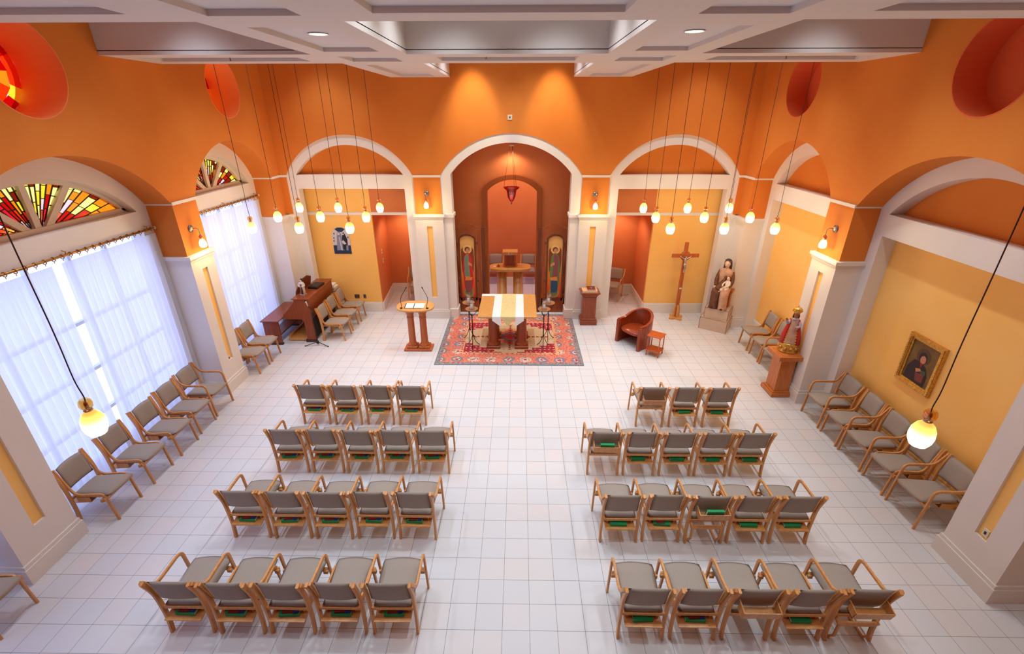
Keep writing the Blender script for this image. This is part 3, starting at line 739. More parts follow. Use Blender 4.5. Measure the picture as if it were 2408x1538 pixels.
# ================================================================== ALTAR AREA
# rug
def rug_mat():
    m = mat('woven_rug', (190, 100, 80), .95); n, l = NT(m); b = n['Principled BSDF']
    tc = n.new('ShaderNodeTexCoord'); sp = n.new('ShaderNodeSeparateXYZ'); l.new(tc.outputs['Object'], sp.inputs[0])
    def mt(op, *a, cl=False):
        q = n.new('ShaderNodeMath'); q.operation = op; q.use_clamp = cl
        for i, v in enumerate(a):
            if isinstance(v, (int, float)): q.inputs[i].default_value = v
            else: l.new(v, q.inputs[i])
        return q.outputs[0]
    def mix(f, a, c):
        q = n.new('ShaderNodeMix'); q.data_type = 'RGBA'; l.new(f, q.inputs[0])
        for i, v in ((6, a), (7, c)):
            if isinstance(v, tuple): q.inputs[i].default_value = srgb(*v)
            else: l.new(v, q.inputs[i])
        return q.outputs[2]
    ax = mt('ABSOLUTE', sp.outputs[0]); ay = mt('ABSOLUTE', sp.outputs[1])
    HX, HY = 1.70, 1.47
    ex = mt('SUBTRACT', HX, ax); ey = mt('SUBTRACT', HY, ay); e = mt('MINIMUM', ex, ey)
    nz = n.new('ShaderNodeTexNoise'); nz.inputs['Scale'].default_value = 11; nz.inputs['Detail'].default_value = 1; l.new(tc.outputs['Object'], nz.inputs['Vector'])
    va = n.new('ShaderNodeVectorMath'); va.operation = 'SCALE'; va.inputs['Scale'].default_value = .11; l.new(nz.outputs['Color'], va.inputs[0])
    vb = n.new('ShaderNodeVectorMath'); vb.operation = 'ADD'; l.new(tc.outputs['Object'], vb.inputs[0]); l.new(va.outputs[0], vb.inputs[1]); wv = vb.outputs[0]
    def vor(scale, rnd_=.6, feat='F1'):
        v = n.new('ShaderNodeTexVoronoi'); v.inputs['Scale'].default_value = scale; v.inputs['Randomness'].default_value = rnd_; v.voronoi_dimensions = '2D'
        l.new(wv, v.inputs['Vector']); return v
    v1 = vor(2.5, .15); v2 = vor(14, .7); v3 = vor(9, .2); v4 = vor(26, .9)
    big = mt('LESS_THAN', v1.outputs['Distance'], .34); bigr = mt('LESS_THAN', v1.outputs['Distance'], .20); bigc = mt('LESS_THAN', v1.outputs['Distance'], .09)
    small = mt('LESS_THAN', v2.outputs['Distance'], .30); dots = mt('LESS_THAN', v3.outputs['Distance'], .22); fine = mt('LESS_THAN', v4.outputs['Distance'], .28)
    # motif hue by cell
    cr = n.new('ShaderNodeValToRGB'); cr.color_ramp.interpolation = 'CONSTANT'; es = cr.color_ramp.elements
    es[0].color = srgb(122, 122, 150); es[1].position = .35; es[1].color = srgb(214, 180, 150); q = es.new(.65); q.color = srgb(120, 128, 124)
    sepc = n.new('ShaderNodeSeparateColor'); l.new(v1.outputs['Color'], sepc.inputs[0]); l.new(sepc.outputs[0], cr.inputs[0])
    sal = mix(small, (214, 118, 96), (196, 88, 72)); sal = mix(fine, sal, (222, 150, 126))
    wide = mix(big, sal, cr.outputs[0]); wide = mix(bigr, wide, (226, 190, 168)); wide = mix(bigc, wide, (170, 50, 48)); wide = mix(mt('MULTIPLY', small, big), wide, (150, 120, 130))
    guard = mix(dots, (128, 128, 130), (176, 46, 44)); guard = mix(small, guard, (150, 150, 150))
    inner = mix(dots, (222, 166, 124), (180, 50, 44))
    field = mix(mt('MULTIPLY', mt('LESS_THAN', v3.outputs['Distance'], .10), 1.0), (218, 190, 152), (196, 120, 90))
    red = mix(dots, (178, 30, 34), (220, 170, 150)); red = mix(mt('MULTIPLY', fine, small), red, (110, 110, 160))
    # corner spandrels: stepped diagonal
    sx = mt('SUBTRACT', 1.10, ax); sy = mt('SUBTRACT', .87, ay)
    wob = mt('MULTIPLY', mt('FRACT', mt('MULTIPLY', ax, 5.5)), .10)
    cor = mt('LESS_THAN', mt('ADD', mt('ADD', mt('MULTIPLY', sx, .62), sy), wob), .60)
    body = mix(cor, field, red)
    # central medallion (stepped lozenge)
    dm = mt('ADD', mt('MULTIPLY', mt('FLOOR', mt('MULTIPLY', ax, 14)), 1 / 14 / .55), mt('MULTIPLY', mt('FLOOR', mt('MULTIPLY', ay, 14)), 1 / 14 / .42))
    med = mt('LESS_THAN', dm, .9); med2 = mt('LESS_THAN', dm, .55); med3 = mt('LESS_THAN', dm, .25)
    body = mix(med, body, (214, 112, 90)); body = mix(med2, body, (110, 104, 128)); body = mix(med3, body, (186, 44, 42))
    # branches along the axes
    br = mt('LESS_THAN', mt('MINIMUM', mt('ADD', ax, mt('MULTIPLY', mt('FRACT', mt('MULTIPLY', ay, 9)), .05)), mt('ADD', ay, mt('MULTIPLY', mt('FRACT', mt('MULTIPLY', ax, 9)), .05))), .045)
    body = mix(mt('MULTIPLY', br, mt('LESS_THAN', dm, 1.7)), body, (168, 40, 40))
    c = mix(mt('LESS_THAN', e, .60), body, inner)
    c = mix(mt('LESS_THAN', e, .515), c, wide)
    c = mix(mt('LESS_THAN', e, .115), c, guard)
    c = mix(mt('LESS_THAN', e, .018), c, (110, 118, 124))
    l.new(c, b.inputs['Base Color']); return m
m = MB(); m.bbox(-1.70, 1.70, -1.47, 1.47, 0, .012, rug_mat(), .006); o_ = m.build('area_rug', loc=(-.215, 10.67, .001))
tag(o_, 'salmon and red patterned woven rug under the altar', 'rug')
# altar
def column(m, x, y, z0, z1, r, mt, n=24):
    m.bbox(x - r * 1.35, x + r * 1.35, y - r * 1.35, y + r * 1.35, z0, z0 + .07, mt, .006)
    m.lathe((x, y, z0 + .07), [(r * 1.22, 0), (r * 1.26, .02), (r * 1.1, .05), (r * 1.02, .07), (r, .12), (r * .96, z1 - z0 - .18), (r * 1.06, z1 - z0 - .12), (r * 1.15, z1 - z0 - .07)], mt, n)
t = empty('altar_table', (-.255, 10.40, .013)); tag(t, 'wooden altar table on four round columns standing on the rug', 'altar')
m = MB(); m.bbox(-.675, .675, -.72, .72, .93, .985, OAK, .008); m.build('tabletop', t)
m = MB(); m.bbox(-.52, .52, -.52, .52, .84, .90, CHERRY, .01); m.bbox(-.56, .56, -.56, .56, .885, .935, CHERRY, .01); m.build('apron', t)
for x in (-.35, .33):
    for y in (-.26, .30):
        m = MB(); column(m, x, y, 0, .86, .122, CHERRY); m.build('leg', t)
# altar cloth
WCL = mat('white_linen', (240, 238, 236), .9); GCL = mottled('gold_brocade', (216, 196, 132), (230, 212, 156), 26, .8, 2)
def runner():
    t = empty('altar_runner', (-.24, 10.40, .998))
    def strip(x0, x1, mt, tipx, dz, nm, lift=0.0):
        v = []; f = []; ys_ = [.72, .3, -.3, -.70, -.728]
        th = .003 + lift; rows_ = [(y, th if i < 4 else -.005) for i, y in enumerate(ys_)]
        m_ = MB()
        P = []
        for x in (x0, x1):
            P.append([(x, y, z) for y, z in rows_])
        v = P[0] + P[1]; n_ = len(rows_); f = [(i, i + 1, i + 1 + n_, i + n_) for i in range(n_ - 1)]
        yf = -.731 - lift
        # hanging end
        b = len(v)
        if tipx is None: pass
        v += [(x0, yf, -.02), (x1, yf, -.02), (x1, yf, dz[1]), (tipx, yf, dz[2]), (x0, yf, dz[0])]
        f += [(n_ - 1, 2 * n_ - 1, b + 1, b), (b, b + 1, b + 2, b + 3, b + 4)]
        v += [(x0, .728, -.02), (x1, .728, -.02), (x1, .732, -.15), (x0, .732, -.15)]; f += [(0, n_, b + 6, b + 5), (b + 5, b + 6, b + 7, b + 8)]
        m_.add(v, f, mt, False); o2 = m_.build(nm, t); md = o2.modifiers.new('thickness', 'SOLIDIFY'); md.thickness = .0025
        return o2
    strip(-.36, -.16, WCL, -.19, (-.10, -.24, -.23), 'white_panel'); strip(.16, .36, WCL, .19, (-.24, -.10, -.23), 'white_panel')
    strip(-.17, .17, GCL, 0, (-.03, -.03, -.25), 'gold_panel', .003)
    return t
tag(runner(), 'white altar runner with gold centre panel draped over the altar', 'altar cloth')
m = MB(); m.box(-.17, .17, -.075, .075, 0, .006, WCL); o_ = m.build('folded_cloth', loc=(-.76, 11.04, .9995)); tag(o_, 'folded white cloth on the rear left corner of the altar', 'cloth')
# candle stands
STAND = None
def candle_stand(x, y, lab):
    global STAND
    if STAND is None:
        t = empty('candle_stand', (0, 0, 0))
        m = MB(); m.tube([(0, 0, .28), (0, 0, .86)], .011, BLACK, 8)
        for q in range(0, 12): m.sphere((0, 0, .32 + q * .044), .016, BLACK, 6)
        m.build('pole', t)
        for q in range(3):
            a = q * 2 * PI / 3 + .5; m = MB(); m.tube(catmull([(0, 0, .33), (.03 * math.cos(a), .03 * math.sin(a), .24), (.09 * math.cos(a), .09 * math.sin(a), .10), (.17 * math.cos(a), .17 * math.sin(a), .008)], 5), .008, BLACK, 6); m.build('leg', t)
        m = MB()
        for q in range(3):
            a = q * 2 * PI / 3 + .2; m.tube(catmull([(0, 0, .80), (.06 * math.cos(a), .06 * math.sin(a), .85), (.13 * math.cos(a), .13 * math.sin(a), .93), (.135 * math.cos(a), .135 * math.sin(a), .98)], 5), .006, BLACK, 6)
        m.build('bowl_bracket', t)
        m = MB(); m.lathe((0, 0, .965), [(.02, -.02), (.09, -.005), (.145, .02), (.150, .03), (.14, .028), (.08, .004), (.01, .0)], mat('stone_bowl', (172, 118, 74), .4), 24); m.build('bowl', t)
        STAND = t; t.location = (x, y, .013)
    else: t = dup(STAND, (x, y, .013))
    tag(t, 'twisted black iron stand with shallow bowl, %s' % lab, 'candle stand', 'iron candle stands beside the altar')
    t2 = empty('hurricane_candle', (x, y, .013 + .972)); m = MB(); m.lathe((0, 0, 0), [(.048, 0), (.066, .035), (.070, .10), (.053, .16), (.050, .22), (.062, .26)], HURR, 20, cap=False); m.build('glass_chimney', t2)
    m = MB(); m.lathe((0, 0, 0), [(.028, 0), (.028, .13), (.004, .132), (.003, .145)], WAX, 14); m.build('candle', t2)
    tag(t2, 'white candle in a clear glass chimney on %s' % ('the stand ' + lab), 'candle', 'hurricane candles')
for x, y, lb in ((-1.22, 10.52, 'rear one left of the altar'), (-1.105, 10.12, 'front one left of the altar'), (.73, 10.52, 'rear one right of the altar'), (.60, 10.12, 'front one right of the altar')): candle_stand(x, y, lb)
# lectern
t = empty('lectern', (-2.405, 10.02, 0)); tag(t, 'cherry lectern with oval top on two round columns', 'lectern')
m = MB(); m.bbox(-.335, .335, -.17, .17, 0, .05, CHERRY_L, .008); m.build('base', t)
for x in (-.145, .145):
    m = MB(); m.bbox(x - .125, x + .125, -.125, .125, .05, .11, CHERRY_L, .006)
    m.lathe((x, 0, .11), [(.115, 0), (.12, .025), (.10, .05), (.088, .07), (.084, .12), (.078, .70), (.088, .72), (.078, .74), (.084, .80), (.12, .87), (.17, .92), (.19, .95)], CHERRY_L, 24); m.build('column', t)
Tt = Matrix.Translation((0, 0, 1.10)) @ Matrix.Rotation(math.radians(8), 4, 'X')
m = MB(); m.T = Tt; m.loft([(0, 0, -.035, .40, .21), (0, 0, -.02, .435, .245), (0, 0, .012, .435, .245), (0, 0, .016, .425, .235)], OAK, 40, p=2.6); m.build('top', t)
for s_ in (-1, 1):
    m = MB(); p = catmull([(s_ * .30, -.13, 1.12), (s_ * .29, -.13, 1.16), (s_ * .31, -.05, 1.32), (s_ * .20, .03, 1.52)], 6)
    t2 = empty('gooseneck_microphone', (-2.405, 10.02, 0)); m.tube(p, .006, BLACK, 8); m.build('gooseneck', t2)
    m = MB(); m.lathe((s_ * .30, -.13, 1.104), [(.032, 0), (.03, .012), (.012, .02)], BLACKP, 14); m.build('base', t2)
    m = MB(); d_ = (Vector(p[-1]) - Vector(p[-3])).normalized(); pe = Vector(p[-1]); m.tube([pe, pe + d_ * .05], [.011, .013], BLACKP, 10); m.build('capsule', t2)
    tag(t2, 'thin black gooseneck microphone on the %s end of the lectern' % ('left' if s_ < 0 else 'right'), 'microphone', 'lectern microphones')
t2 = empty('open_binder', (-2.405, 10.02, 0)); t2.matrix_world = Matrix.Translation((-2.405, 10.02, 0)) @ Tt @ Matrix.Translation((-.03, -.02, .0175))
m = MB(); m.box(-.21, .19, -.115, .115, 0, .005, BLACKP); m.build('cover', t2)
for x0, x1 in ((-.185, -.005), (.015, .25)): m = MB(); m.box(x0, x1, -.11, .11, .005, .014, PAPER); m.build('page', t2)
tag(t2, 'open black binder with white pages on the lectern', 'binder')
# book pedestal at right
def pedestal(x, y, w, d, h, wood_, lab, name='pedestal'):
    t = empty(name, (x, y, 0)); tag(t, lab, 'pedestal')
    m = MB(); m.bbox(-w * .56, w * .56, -d * .56, d * .56, 0, .14, wood_, .008); m.bbox(-w * .52, w * .52, -d * .52, d * .52, .14, .19, wood_, .015); m.build('plinth', t)
    m = MB(); m.bbox(-w * .44, w * .44, -d * .44, d * .44, .19, h - .14, wood_, .006); m.build('shaft', t)
    m = MB(); m.loft([(0, 0, h - .14, w * .46, d * .46), (0, 0, h - .09, w * .52, d * .52), (0, 0, h - .04, w * .60, d * .60)], wood_, 24, p=12); m.bbox(-w * .64, w * .64, -d * .62, d * .62, h - .04, h, wood_, .006); m.build('top', t); return t
pedestal(1.875, 11.60, .40, .34, .93, CHERRY, 'small dark cherry pedestal holding books right of the altar arch')
def book(name, x, y, z, a, b, c, mt, rz, lab):
    m = MB(); m.box(-a, a, -b, b, 0, .005, mt); m.box(-a, a, -b, b, c - .005, c, mt); m.box(-a, -a + .005, -b, b, 0, c, mt); o_ = m.build(name, loc=(x, y, z), rz=rz); m2 = MB(); m2.box(-a + .006, a - .006, -b + .006, b - .006, .005, c - .005, PAPER); m2.build('pages', o_); tag(o_, lab, 'book'); return o_
book('bound_volume', 1.86, 11.56, .931, .20, .13, .045, mat('tan_binding', (226, 176, 122), .6), 0, 'wide tan book lying on the cherry pedestal')
o_ = book('gospel_book', 1.91, 11.60, .977, .10, .125, .03, mat('maroon_binding', (116, 26, 26), .5), -.04, 'maroon book with silver cross on top of the tan book')
m = MB(); m.box(-.008, .008, -.07, .07, .030, .033, SILVER); m.box(-.04, .04, .01, .026, .030, .033, SILVER); m.build('cover_cross', o_)
# icon screens
def icon_screen(cx, s_, lab, robe1, robe2, hem):
    t = empty('icon_screen', (cx, 12.36, 0)); tag(t, lab, 'screen', 'folding icon screens')
    hw = .345
    def archframe(hw_, z0, zs, zc, wd, y0, y1, mt, m):
        m.poly([(-hw_, z0)] + arc(-hw_, hw_, zs, zc, 16)[::-1] + [(hw_, z0), (hw_ - wd, z0), (hw_ - wd, z0 + wd)] + [(hw_ - wd, zs)] + arc(-hw_ + wd, hw_ - wd, zs, zc - wd, 16)[1:-1] + [(-hw_ + wd, zs), (-hw_ + wd, z0 + wd), (hw_ - wd, z0 + wd)][:2] + [(-hw_ + wd, z0)], [], y0, y1, YM, mt)
    m = MB(); archframe(hw, 0, 2.38, 2.53, .062, -.03, .03, CHERRY, m)
    m.box(-hw, hw, -.03, .03, 0, .42, CHERRY)
    for z in (.50, .90, 1.98): m.box(-hw + .05, hw - .05, -.02, .02, z, z + .05, CHERRY)
    m.build('frame', t)
    m = MB(); archframe(.235, .38, 2.14, 2.26, .042, -.085, -.03, DARKW, m); m.box(-.235, .235, -.085, -.03, .38, .46, DARKW); m.build('icon_frame', t)
    GP = MATS.get('icon_ground')
    if GP is None:
        GP = mat('icon_ground', (226, 170, 90), .5); n, l = NT(GP); tc = n.new('ShaderNodeTexCoord'); sp = n.new('ShaderNodeSeparateXYZ'); cr = n.new('ShaderNodeValToRGB'); mr = n.new('ShaderNodeMapRange')
        mr.inputs[1].default_value = .4; mr.inputs[2].default_value = 2.2; l.new(tc.outputs['Object'], sp.inputs[0]); l.new(sp.outputs[2], mr.inputs[0]); e = cr.color_ramp.elements; e[0].color = srgb(222, 36, 20); e[1].color = srgb(226, 176, 104); q = e.new(.32); q.color = srgb(232, 110, 30); q = e.new(.55); q.color = srgb(226, 160, 74)
        l.new(mr.outputs[0], cr.inputs[0]); l.new(cr.outputs[0], n['Principled BSDF'].inputs['Base Color'])
    m = MB(); m.poly([(-.195, .42), (.195, .42)] + arc(-.195, .195, 2.12, 2.21, 12), [], -.055, -.04, YM, GP)
    Y1 = -.056
    def flat(pts, mt, lift=.0): m.poly(pts, [], Y1 - lift - .003, Y1 - lift, YM, mt)
    h = s_
    HALO = mat('halo_gold', (240, 206, 130), .4); WNG = mat('wing_brown', (132, 60, 28), .7); OL = mat('olive_disc', (150, 140, 84), .6)
    for q in (-1, 1): flat([(q * .03, 1.72), (q * .11, 1.90), (q * .165, 1.84), (q * .175, 1.55), (q * .15, 1.18), (q * .09, 1.45)], WNG)
    flat(circ(0, 1.84, .118, 24), HALO, .001); flat(circ(0, 1.84, .100, 24), GP, .002)
    flat(circ(0, 1.84, .068, 16), mat('icon_hair', (84, 36, 20), .7), .004); flat([(.048 * math.cos(q * PI / 8) + .006, 1.82 + .056 * math.sin(q * PI / 8)) for q in range(16)], mat('icon_skin', (206, 140, 96), .7), .006)
    for q in (-1, 1): flat([(.006 + q * .018 - .009, 1.832), (.006 + q * .018 + .009, 1.832), (.006 + q * .018 + .006, 1.838), (.006 + q * .018 - .006, 1.838)], MATS['icon_hair'], .009)
    flat([(-.02, 1.765), (.03, 1.765), (.03, 1.72), (-.02, 1.72)], MATS['icon_skin'], .0025)
    flat([(-.04, 1.74), (.04, 1.74), (.11, 1.62), (.13, 1.25), (.14, .95), (.10, .72), (-.10, .72), (-.12, 1.0), (-.13, 1.3), (-.10, 1.64)], robe1, .003)
    flat([(h * -.02, 1.72), (h * .03, 1.70), (h * .04, 1.40), (h * .06, 1.02), (h * -.08, .95), (h * -.11, 1.3), (h * -.09, 1.62)], robe2, .005)
    flat([(-.08, 1.0), (.08, 1.0), (.10, .70), (.07, .62), (-.07, .62), (-.09, .70)], hem, .006)
    flat([(h * -.07, 1.08), (h * .12, 1.05), (h * .10, .97), (h * -.09, .96)], mat('sash_orange', (226, 140, 60), .6), .008)
    flat([(h * .02, 1.50), (h * .11, 1.44), (h * .12, 1.36), (h * .0, 1.42)], MATS['icon_skin'], .008); flat([(h * -.12, 1.58), (h * -.15, 1.30), (h * -.12, 1.10), (h * -.09, 1.3)], robe1, .007)
    flat(circ(0, .60, .15, 24), OL, .001); flat(circ(0, .60, .10, 20), mat('olive_dark', (118, 112, 60), .6), .0015)
    m.build('icon_panel', t)
    # leaf folded back at the inner side
    m = MB(); x_ = s_ * (hw + .085)
    m.box(min(x_ - .045, x_ + .045), max(x_ - .045, x_ + .045), -.04, .10, 0, 2.42, DARKW); m.build('folded_leaf', t)
BLU = mat('icon_blue', (30, 74, 110), .6); GRN = mat('icon_green', (96, 130, 60), .6); TEAL = mat('icon_sage', (120, 140, 116), .6); CRM = mat('icon_crimson', (206, 34, 36), .6); MAU = mat('icon_mauve', (140, 70, 80), .6)
icon_screen(-1.40, 1, 'arched wooden screen with red-robed angel icon, left of the arch', CRM, TEAL, MAU)
icon_screen(.985, -1, 'arched wooden screen with green-robed angel icon, right of the arch', GRN, MAU, BLU)
# sanctuary lamp
t = empty('sanctuary_lamp', (-.20, 12.5, 3.0)); tag(t, 'red glass sanctuary lamp hanging in the altar arch', 'lamp')
m = MB(); m.lathe((0, 0, 0), [(.006, 0), (.02, .04), (.012, .06), (.05, .10), (.10, .20), (.115, .30), (.135, .37), (.205, .425), (.208, .435)], REDG, 28, cap=False); m.build('glass_bowl', t)
m = MB(); m.lathe((0, 0, .435), [(.205, -.006), (.212, 0), (.205, .006)], DARKW, 28); m2 = MB(); m2.lathe((0, 0, .43), [(.200, 0), (.212, 0), (.212, .01), (.200, .01)], mat('dark_red_rim', (90, 12, 10), .3), 28, cap=False); m2.build('rim', t)
m = MB(); m.lathe((0, 0, .12), [(.035, 0), (.035, .12)], mat('lit_candle', (250, 150, 120), .5, emit=((255, 120, 80), .8)), 14); m.build('candle', t)
for q in range(3):
    a = q * 2 * PI / 3 - PI / 2 + .4; m = MB(); m.tube([(.20 * math.cos(a), .20 * math.sin(a), .44), (.04 * math.cos(a), .04 * math.sin(a), 1.44)], .004, mat('chain_brown', (100, 46, 26), .5), 5); m.build('chain', t)
m = MB(); m.lathe((0, 0, 1.44), [(.05, 0), (.07, .02), (.01, .03)], WHITE, 18); m.tube([(0, 0, 1.46), (0, 0, 1.95)], .006, BRASS, 6); m.build('canopy', t)
# tabernacle table
t = empty('tabernacle_stand', (-.26, 13.55, 0)); tag(t, 'light oak stand on two columns in the rear chapel', 'table')
m = MB(); m.loft([(0, 0, .90, .60, .29), (0, 0, .915, .62, .31), (0, 0, .985, .62, .31), (0, 0, .99, .60, .30)], OAK, 40, p=4); m.build('tabletop', t)
for x in (-.26, .24):
    m = MB(); m.lathe((x, 0, 0), [(.17, 0), (.17, .04), (.15, .05), (.145, .90)], OAK, 28); m.build('column', t)
t = empty('tabernacle', (-.26, 13.62, .992)); tag(t, 'small wooden tabernacle box with shell-carved lid', 'tabernacle')
m = MB(); m.bbox(-.22, .22, -.15, .15, 0, .03, CHERRY_L); m.bbox(-.17, .17, -.12, .12, .03, .36, CHERRY_L); m.build('body', t)
m = MB(); m.box(-.12, .12, -.124, -.12, .05, .33, CHERRY); m.build('door', t)
m = MB(); m.bbox(-.225, .225, -.17, .17, .36, .46, OAK, .01); 
for q in range(7):
    a = PI * (q + .5) / 7; m.tube([(0, -.174, .375), (.13 * math.cos(a), -.174, .375 + .07 * math.sin(a))], .006, CREAM, 5)
m.build('lid', t)
t = empty('small_bell', (-.62, 13.50, .992)); m = MB(); m.lathe((0, 0, 0), [(.05, 0), (.055, .01), (.03, .05), (.008, .07), (.01, .09)], BRASS, 16); m.build('bell', t); tag(t, 'small brass vessel on the oak chapel stand', 'vessel')
m = MB(); m.box(-.04, .04, -.03, .03, 0, .01, PAPER); o_ = m.build('note_card', loc=(-.73, 13.50, .992)); tag(o_, 'small white card left of the brass vessel on the oak stand', 'card')

# ================================================================== ARMCHAIR AND SIDE TABLE
RED = wood('red_cherry_wood', (134, 50, 22), (158, 68, 32), .25)
ang = math.atan2(-.63, .44)                       # front edge direction
t = empty('barrel_armchair', (2.90, 10.38, 0), ang); tag(t, 'barrel-backed reddish wooden armchair right of the rug', 'armchair')
# local: +X along the front edge, front toward -Y
def Ushape(h_fn, z0, th, m):
    out = []; pts = []
    for q in range(33):
        u = q / 32
        if u < .2: p = Vector((-.37, -.30 + (u / .2) * .30)); nn = Vector((1, 0))
        elif u > .8: p = Vector((.37, 0 - ((u - .8) / .2) * .30)); nn = Vector((-1, 0))
        else:
            a = PI - (u - .2) / .6 * PI; p = Vector((.37 * math.cos(a), .33 * math.sin(a))); nn = Vector((-math.cos(a), -math.sin(a)))
        pts.append((p, nn, h_fn(u)))
    v = []; f = []
    for p, nn, h in pts:
        z0_ = z0(h) if callable(z0) else z0
        v += [(p.x, p.y, z0_), (p.x, p.y, h), (p.x + nn.x * th, p.y + nn.y * th, h), (p.x + nn.x * th, p.y + nn.y * th, z0_)]
    for q in range(32):
        for j in range(4): f.append((q * 4 + j, q * 4 + (j + 1) % 4, q * 4 + 4 + (j + 1) % 4, q * 4 + 4 + j))
    f += [(0, 1, 2, 3), (128, 131, 130, 129)]
    m.add(v, f, RED, True)
hf = lambda u: .60 + .02 * u * 0 + .22 * math.sin(PI * max(0, min(1, (u - .12) / .76))) ** 1.6
m = MB(); Ushape(hf, 0.0, .035, m); o_ = m.build('back_shell', t); md = o_.modifiers.new('edge', 'EDGE_SPLIT'); md.split_angle = math.radians(50)
m = MB(); Ushape(lambda u: hf(u) + .02, lambda h: h - .03, .065, m); o_ = m.build('arm_rail', t); md = o_.modifiers.new('edge', 'EDGE_SPLIT'); md.split_angle = math.radians(50)
m = MB(); m.loft([(0, -.02, .34, .33, .30), (0, -.02, .36, .34, .31), (0, -.02, .40, .34, .31), (0, -.02, .415, .30, .27)], RED, 36, p=3); m.build('seat', t)
for s_ in (-1, 1): m = MB(); m.bbox(s_ * .345 - .04, s_ * .345 + .04, -.33, -.24, 0, .60, RED, .012); m.build('front_post', t)
t = empty('side_table', (3.205, 9.78, 0), math.atan2(-.59, .81)); tag(t, 'small two-tier reddish wooden side table beside the armchair', 'table')
RED2 = wood('orange_cherry_wood', (178, 78, 36), (196, 94, 46), .3)
m = MB(); m.bbox(-.17, .17, -.17, .17, .50, .52, RED2, .005); m.build('tabletop', t)
m = MB(); m.bbox(-.165, .165, -.165, .165, .13, .148, RED2, .005); m.build('shelf', t)
for x in (-.14, .14):
    for y in (-.14, .14):
        m = MB(); m.lathe((x, y, 0), [(.010, 0), (.016, .03), (.012, .07), (.018, .11), (.018, .15), (.011, .18), (.014, .32), (.011, .46), (.018, .49), (.018, .50)], RED2, 10); m.build('leg', t)

# ================================================================== CRUCIFIX
t = empty('standing_crucifix', (4.37, 11.96, 0), .03); tag(t, 'tall wooden standing crucifix with silver figure by the back wall', 'crucifix')
Q = []
for q in range(48):
    a = 2 * PI * q / 48; r = .17 + .055 * math.cos(4 * a); Q.append((r * math.cos(a + .4), r * math.sin(a + .4)))
m = MB(); m.poly(Q, [], .0, .045, lambda u, v, w: (u, v, w), OAK); m.build('base', t)
m = MB(); m.bbox(-.045, .045, -.03, .03, .045, 2.14, CHERRY_L, .008); m.build('upright', t)
m = MB()
for a in range(4):
    T = Matrix.Rotation(a * PI / 2, 4, 'Z'); m.poly([(.04, .045), (.10, .045), (.085, .30), (.06, .40), (.04, .40)], [], -.018, .018, lambda u, v, w: (u, w, v), OAK, T)
m.build('buttress', t)
m = MB(); m.bbox(-.355, .355, -.045, -.005, 1.74, 1.84, CHERRY_L, .008); m.build('crossbeam', t)
m = MB(); m.T = Matrix.Translation((0, -.02, 1.78)) @ Matrix.Rotation(PI / 2, 4, 'X'); m.lathe((0, 0, -.012), [(.13, 0), (.13, .02)], CHERRY_L, 32); m.build('disc', t)
m = MB(); m.box(-.03, .03, -.036, -.03, .86, .90, PLATE); m.build('plaque', t)
m = MB(); yb = -.075                               # corpus: small silver figure
m.loft([(0, yb, 1.56, .028, .02), (.004, yb, 1.62, .026, .02), (.0, yb, 1.68, .034, .022), (0, yb, 1.725, .036, .02), (0, yb, 1.735, .012, .012)], SILVER, 14)
m.sphere((.006, yb - .008, 1.755), .022, SILVER, 12, sc=(1, 1, 1.2))
for s_ in (-1, 1):
    m.tube(catmull([(s_ * .03, yb, 1.72), (s_ * .09, yb + .005, 1.745), (s_ * .15, yb + .022, 1.79)], 4), [.011] * 4 + [.008] * 4 + [.006], SILVER, 8)
    m.tube(catmull([(s_ * .016, yb, 1.57), (s_ * .018 + .01, yb - .02, 1.47), (s_ * .008, yb + .012, 1.37), (s_ * .004, yb + .0, 1.34)], 4), [.017] * 4 + [.013] * 4 + [.009] * 5, SILVER, 8)
m.loft([(0, yb, 1.525, .026, .02), (0, yb, 1.55, .034, .026), (0, yb, 1.585, .03, .023)], SILVER, 12)
m.build('corpus', t)

# ================================================================== STATUES
def head(m, c, r, skin, face_dir, tilt=0.0):
    "small carved head with nose, eyes, mouth; face_dir = angle about Z of the facing direction (0 = -Y)"
    T = Matrix.Translation(c) @ Matrix.Rotation(face_dir, 4, 'Z') @ Matrix.Rotation(tilt, 4, 'X')
    m.sphere((0, 0, 0), r, skin, 18, T, (.80, .92, 1.12)); m.sphere((0, -r * .30, -r * .55), r * .52, skin, 12, T, (.95, .95, .8))
    m.tube([(0, -r * .86, r * .12), (0, -r * 1.10, -r * .18), (0, -r * .92, -r * .26)], [r * .06, r * .12, r * .07], skin, 6, T)
    EYE = mat('painted_eye', (60, 36, 26), .5); LIP = mat('painted_lip', (176, 84, 72), .5)
    for s_ in (-1, 1):
        m.sphere((s_ * r * .32, -r * .80, r * .08), r * .11, EYE, 8, T, (1.2, .5, .5)); m.tube([(s_ * r * .16, -r * .86, r * .25), (s_ * r * .48, -r * .76, r * .26)], r * .03, EYE, 5, T)
        m.sphere((s_ * r * .80, 0, 0), r * .18, skin, 8, T, (.4, .8, 1.2))
    m.sphere((0, -r * .84, -r * .50), r * .14, LIP, 8, T, (1.4, .4, .4))
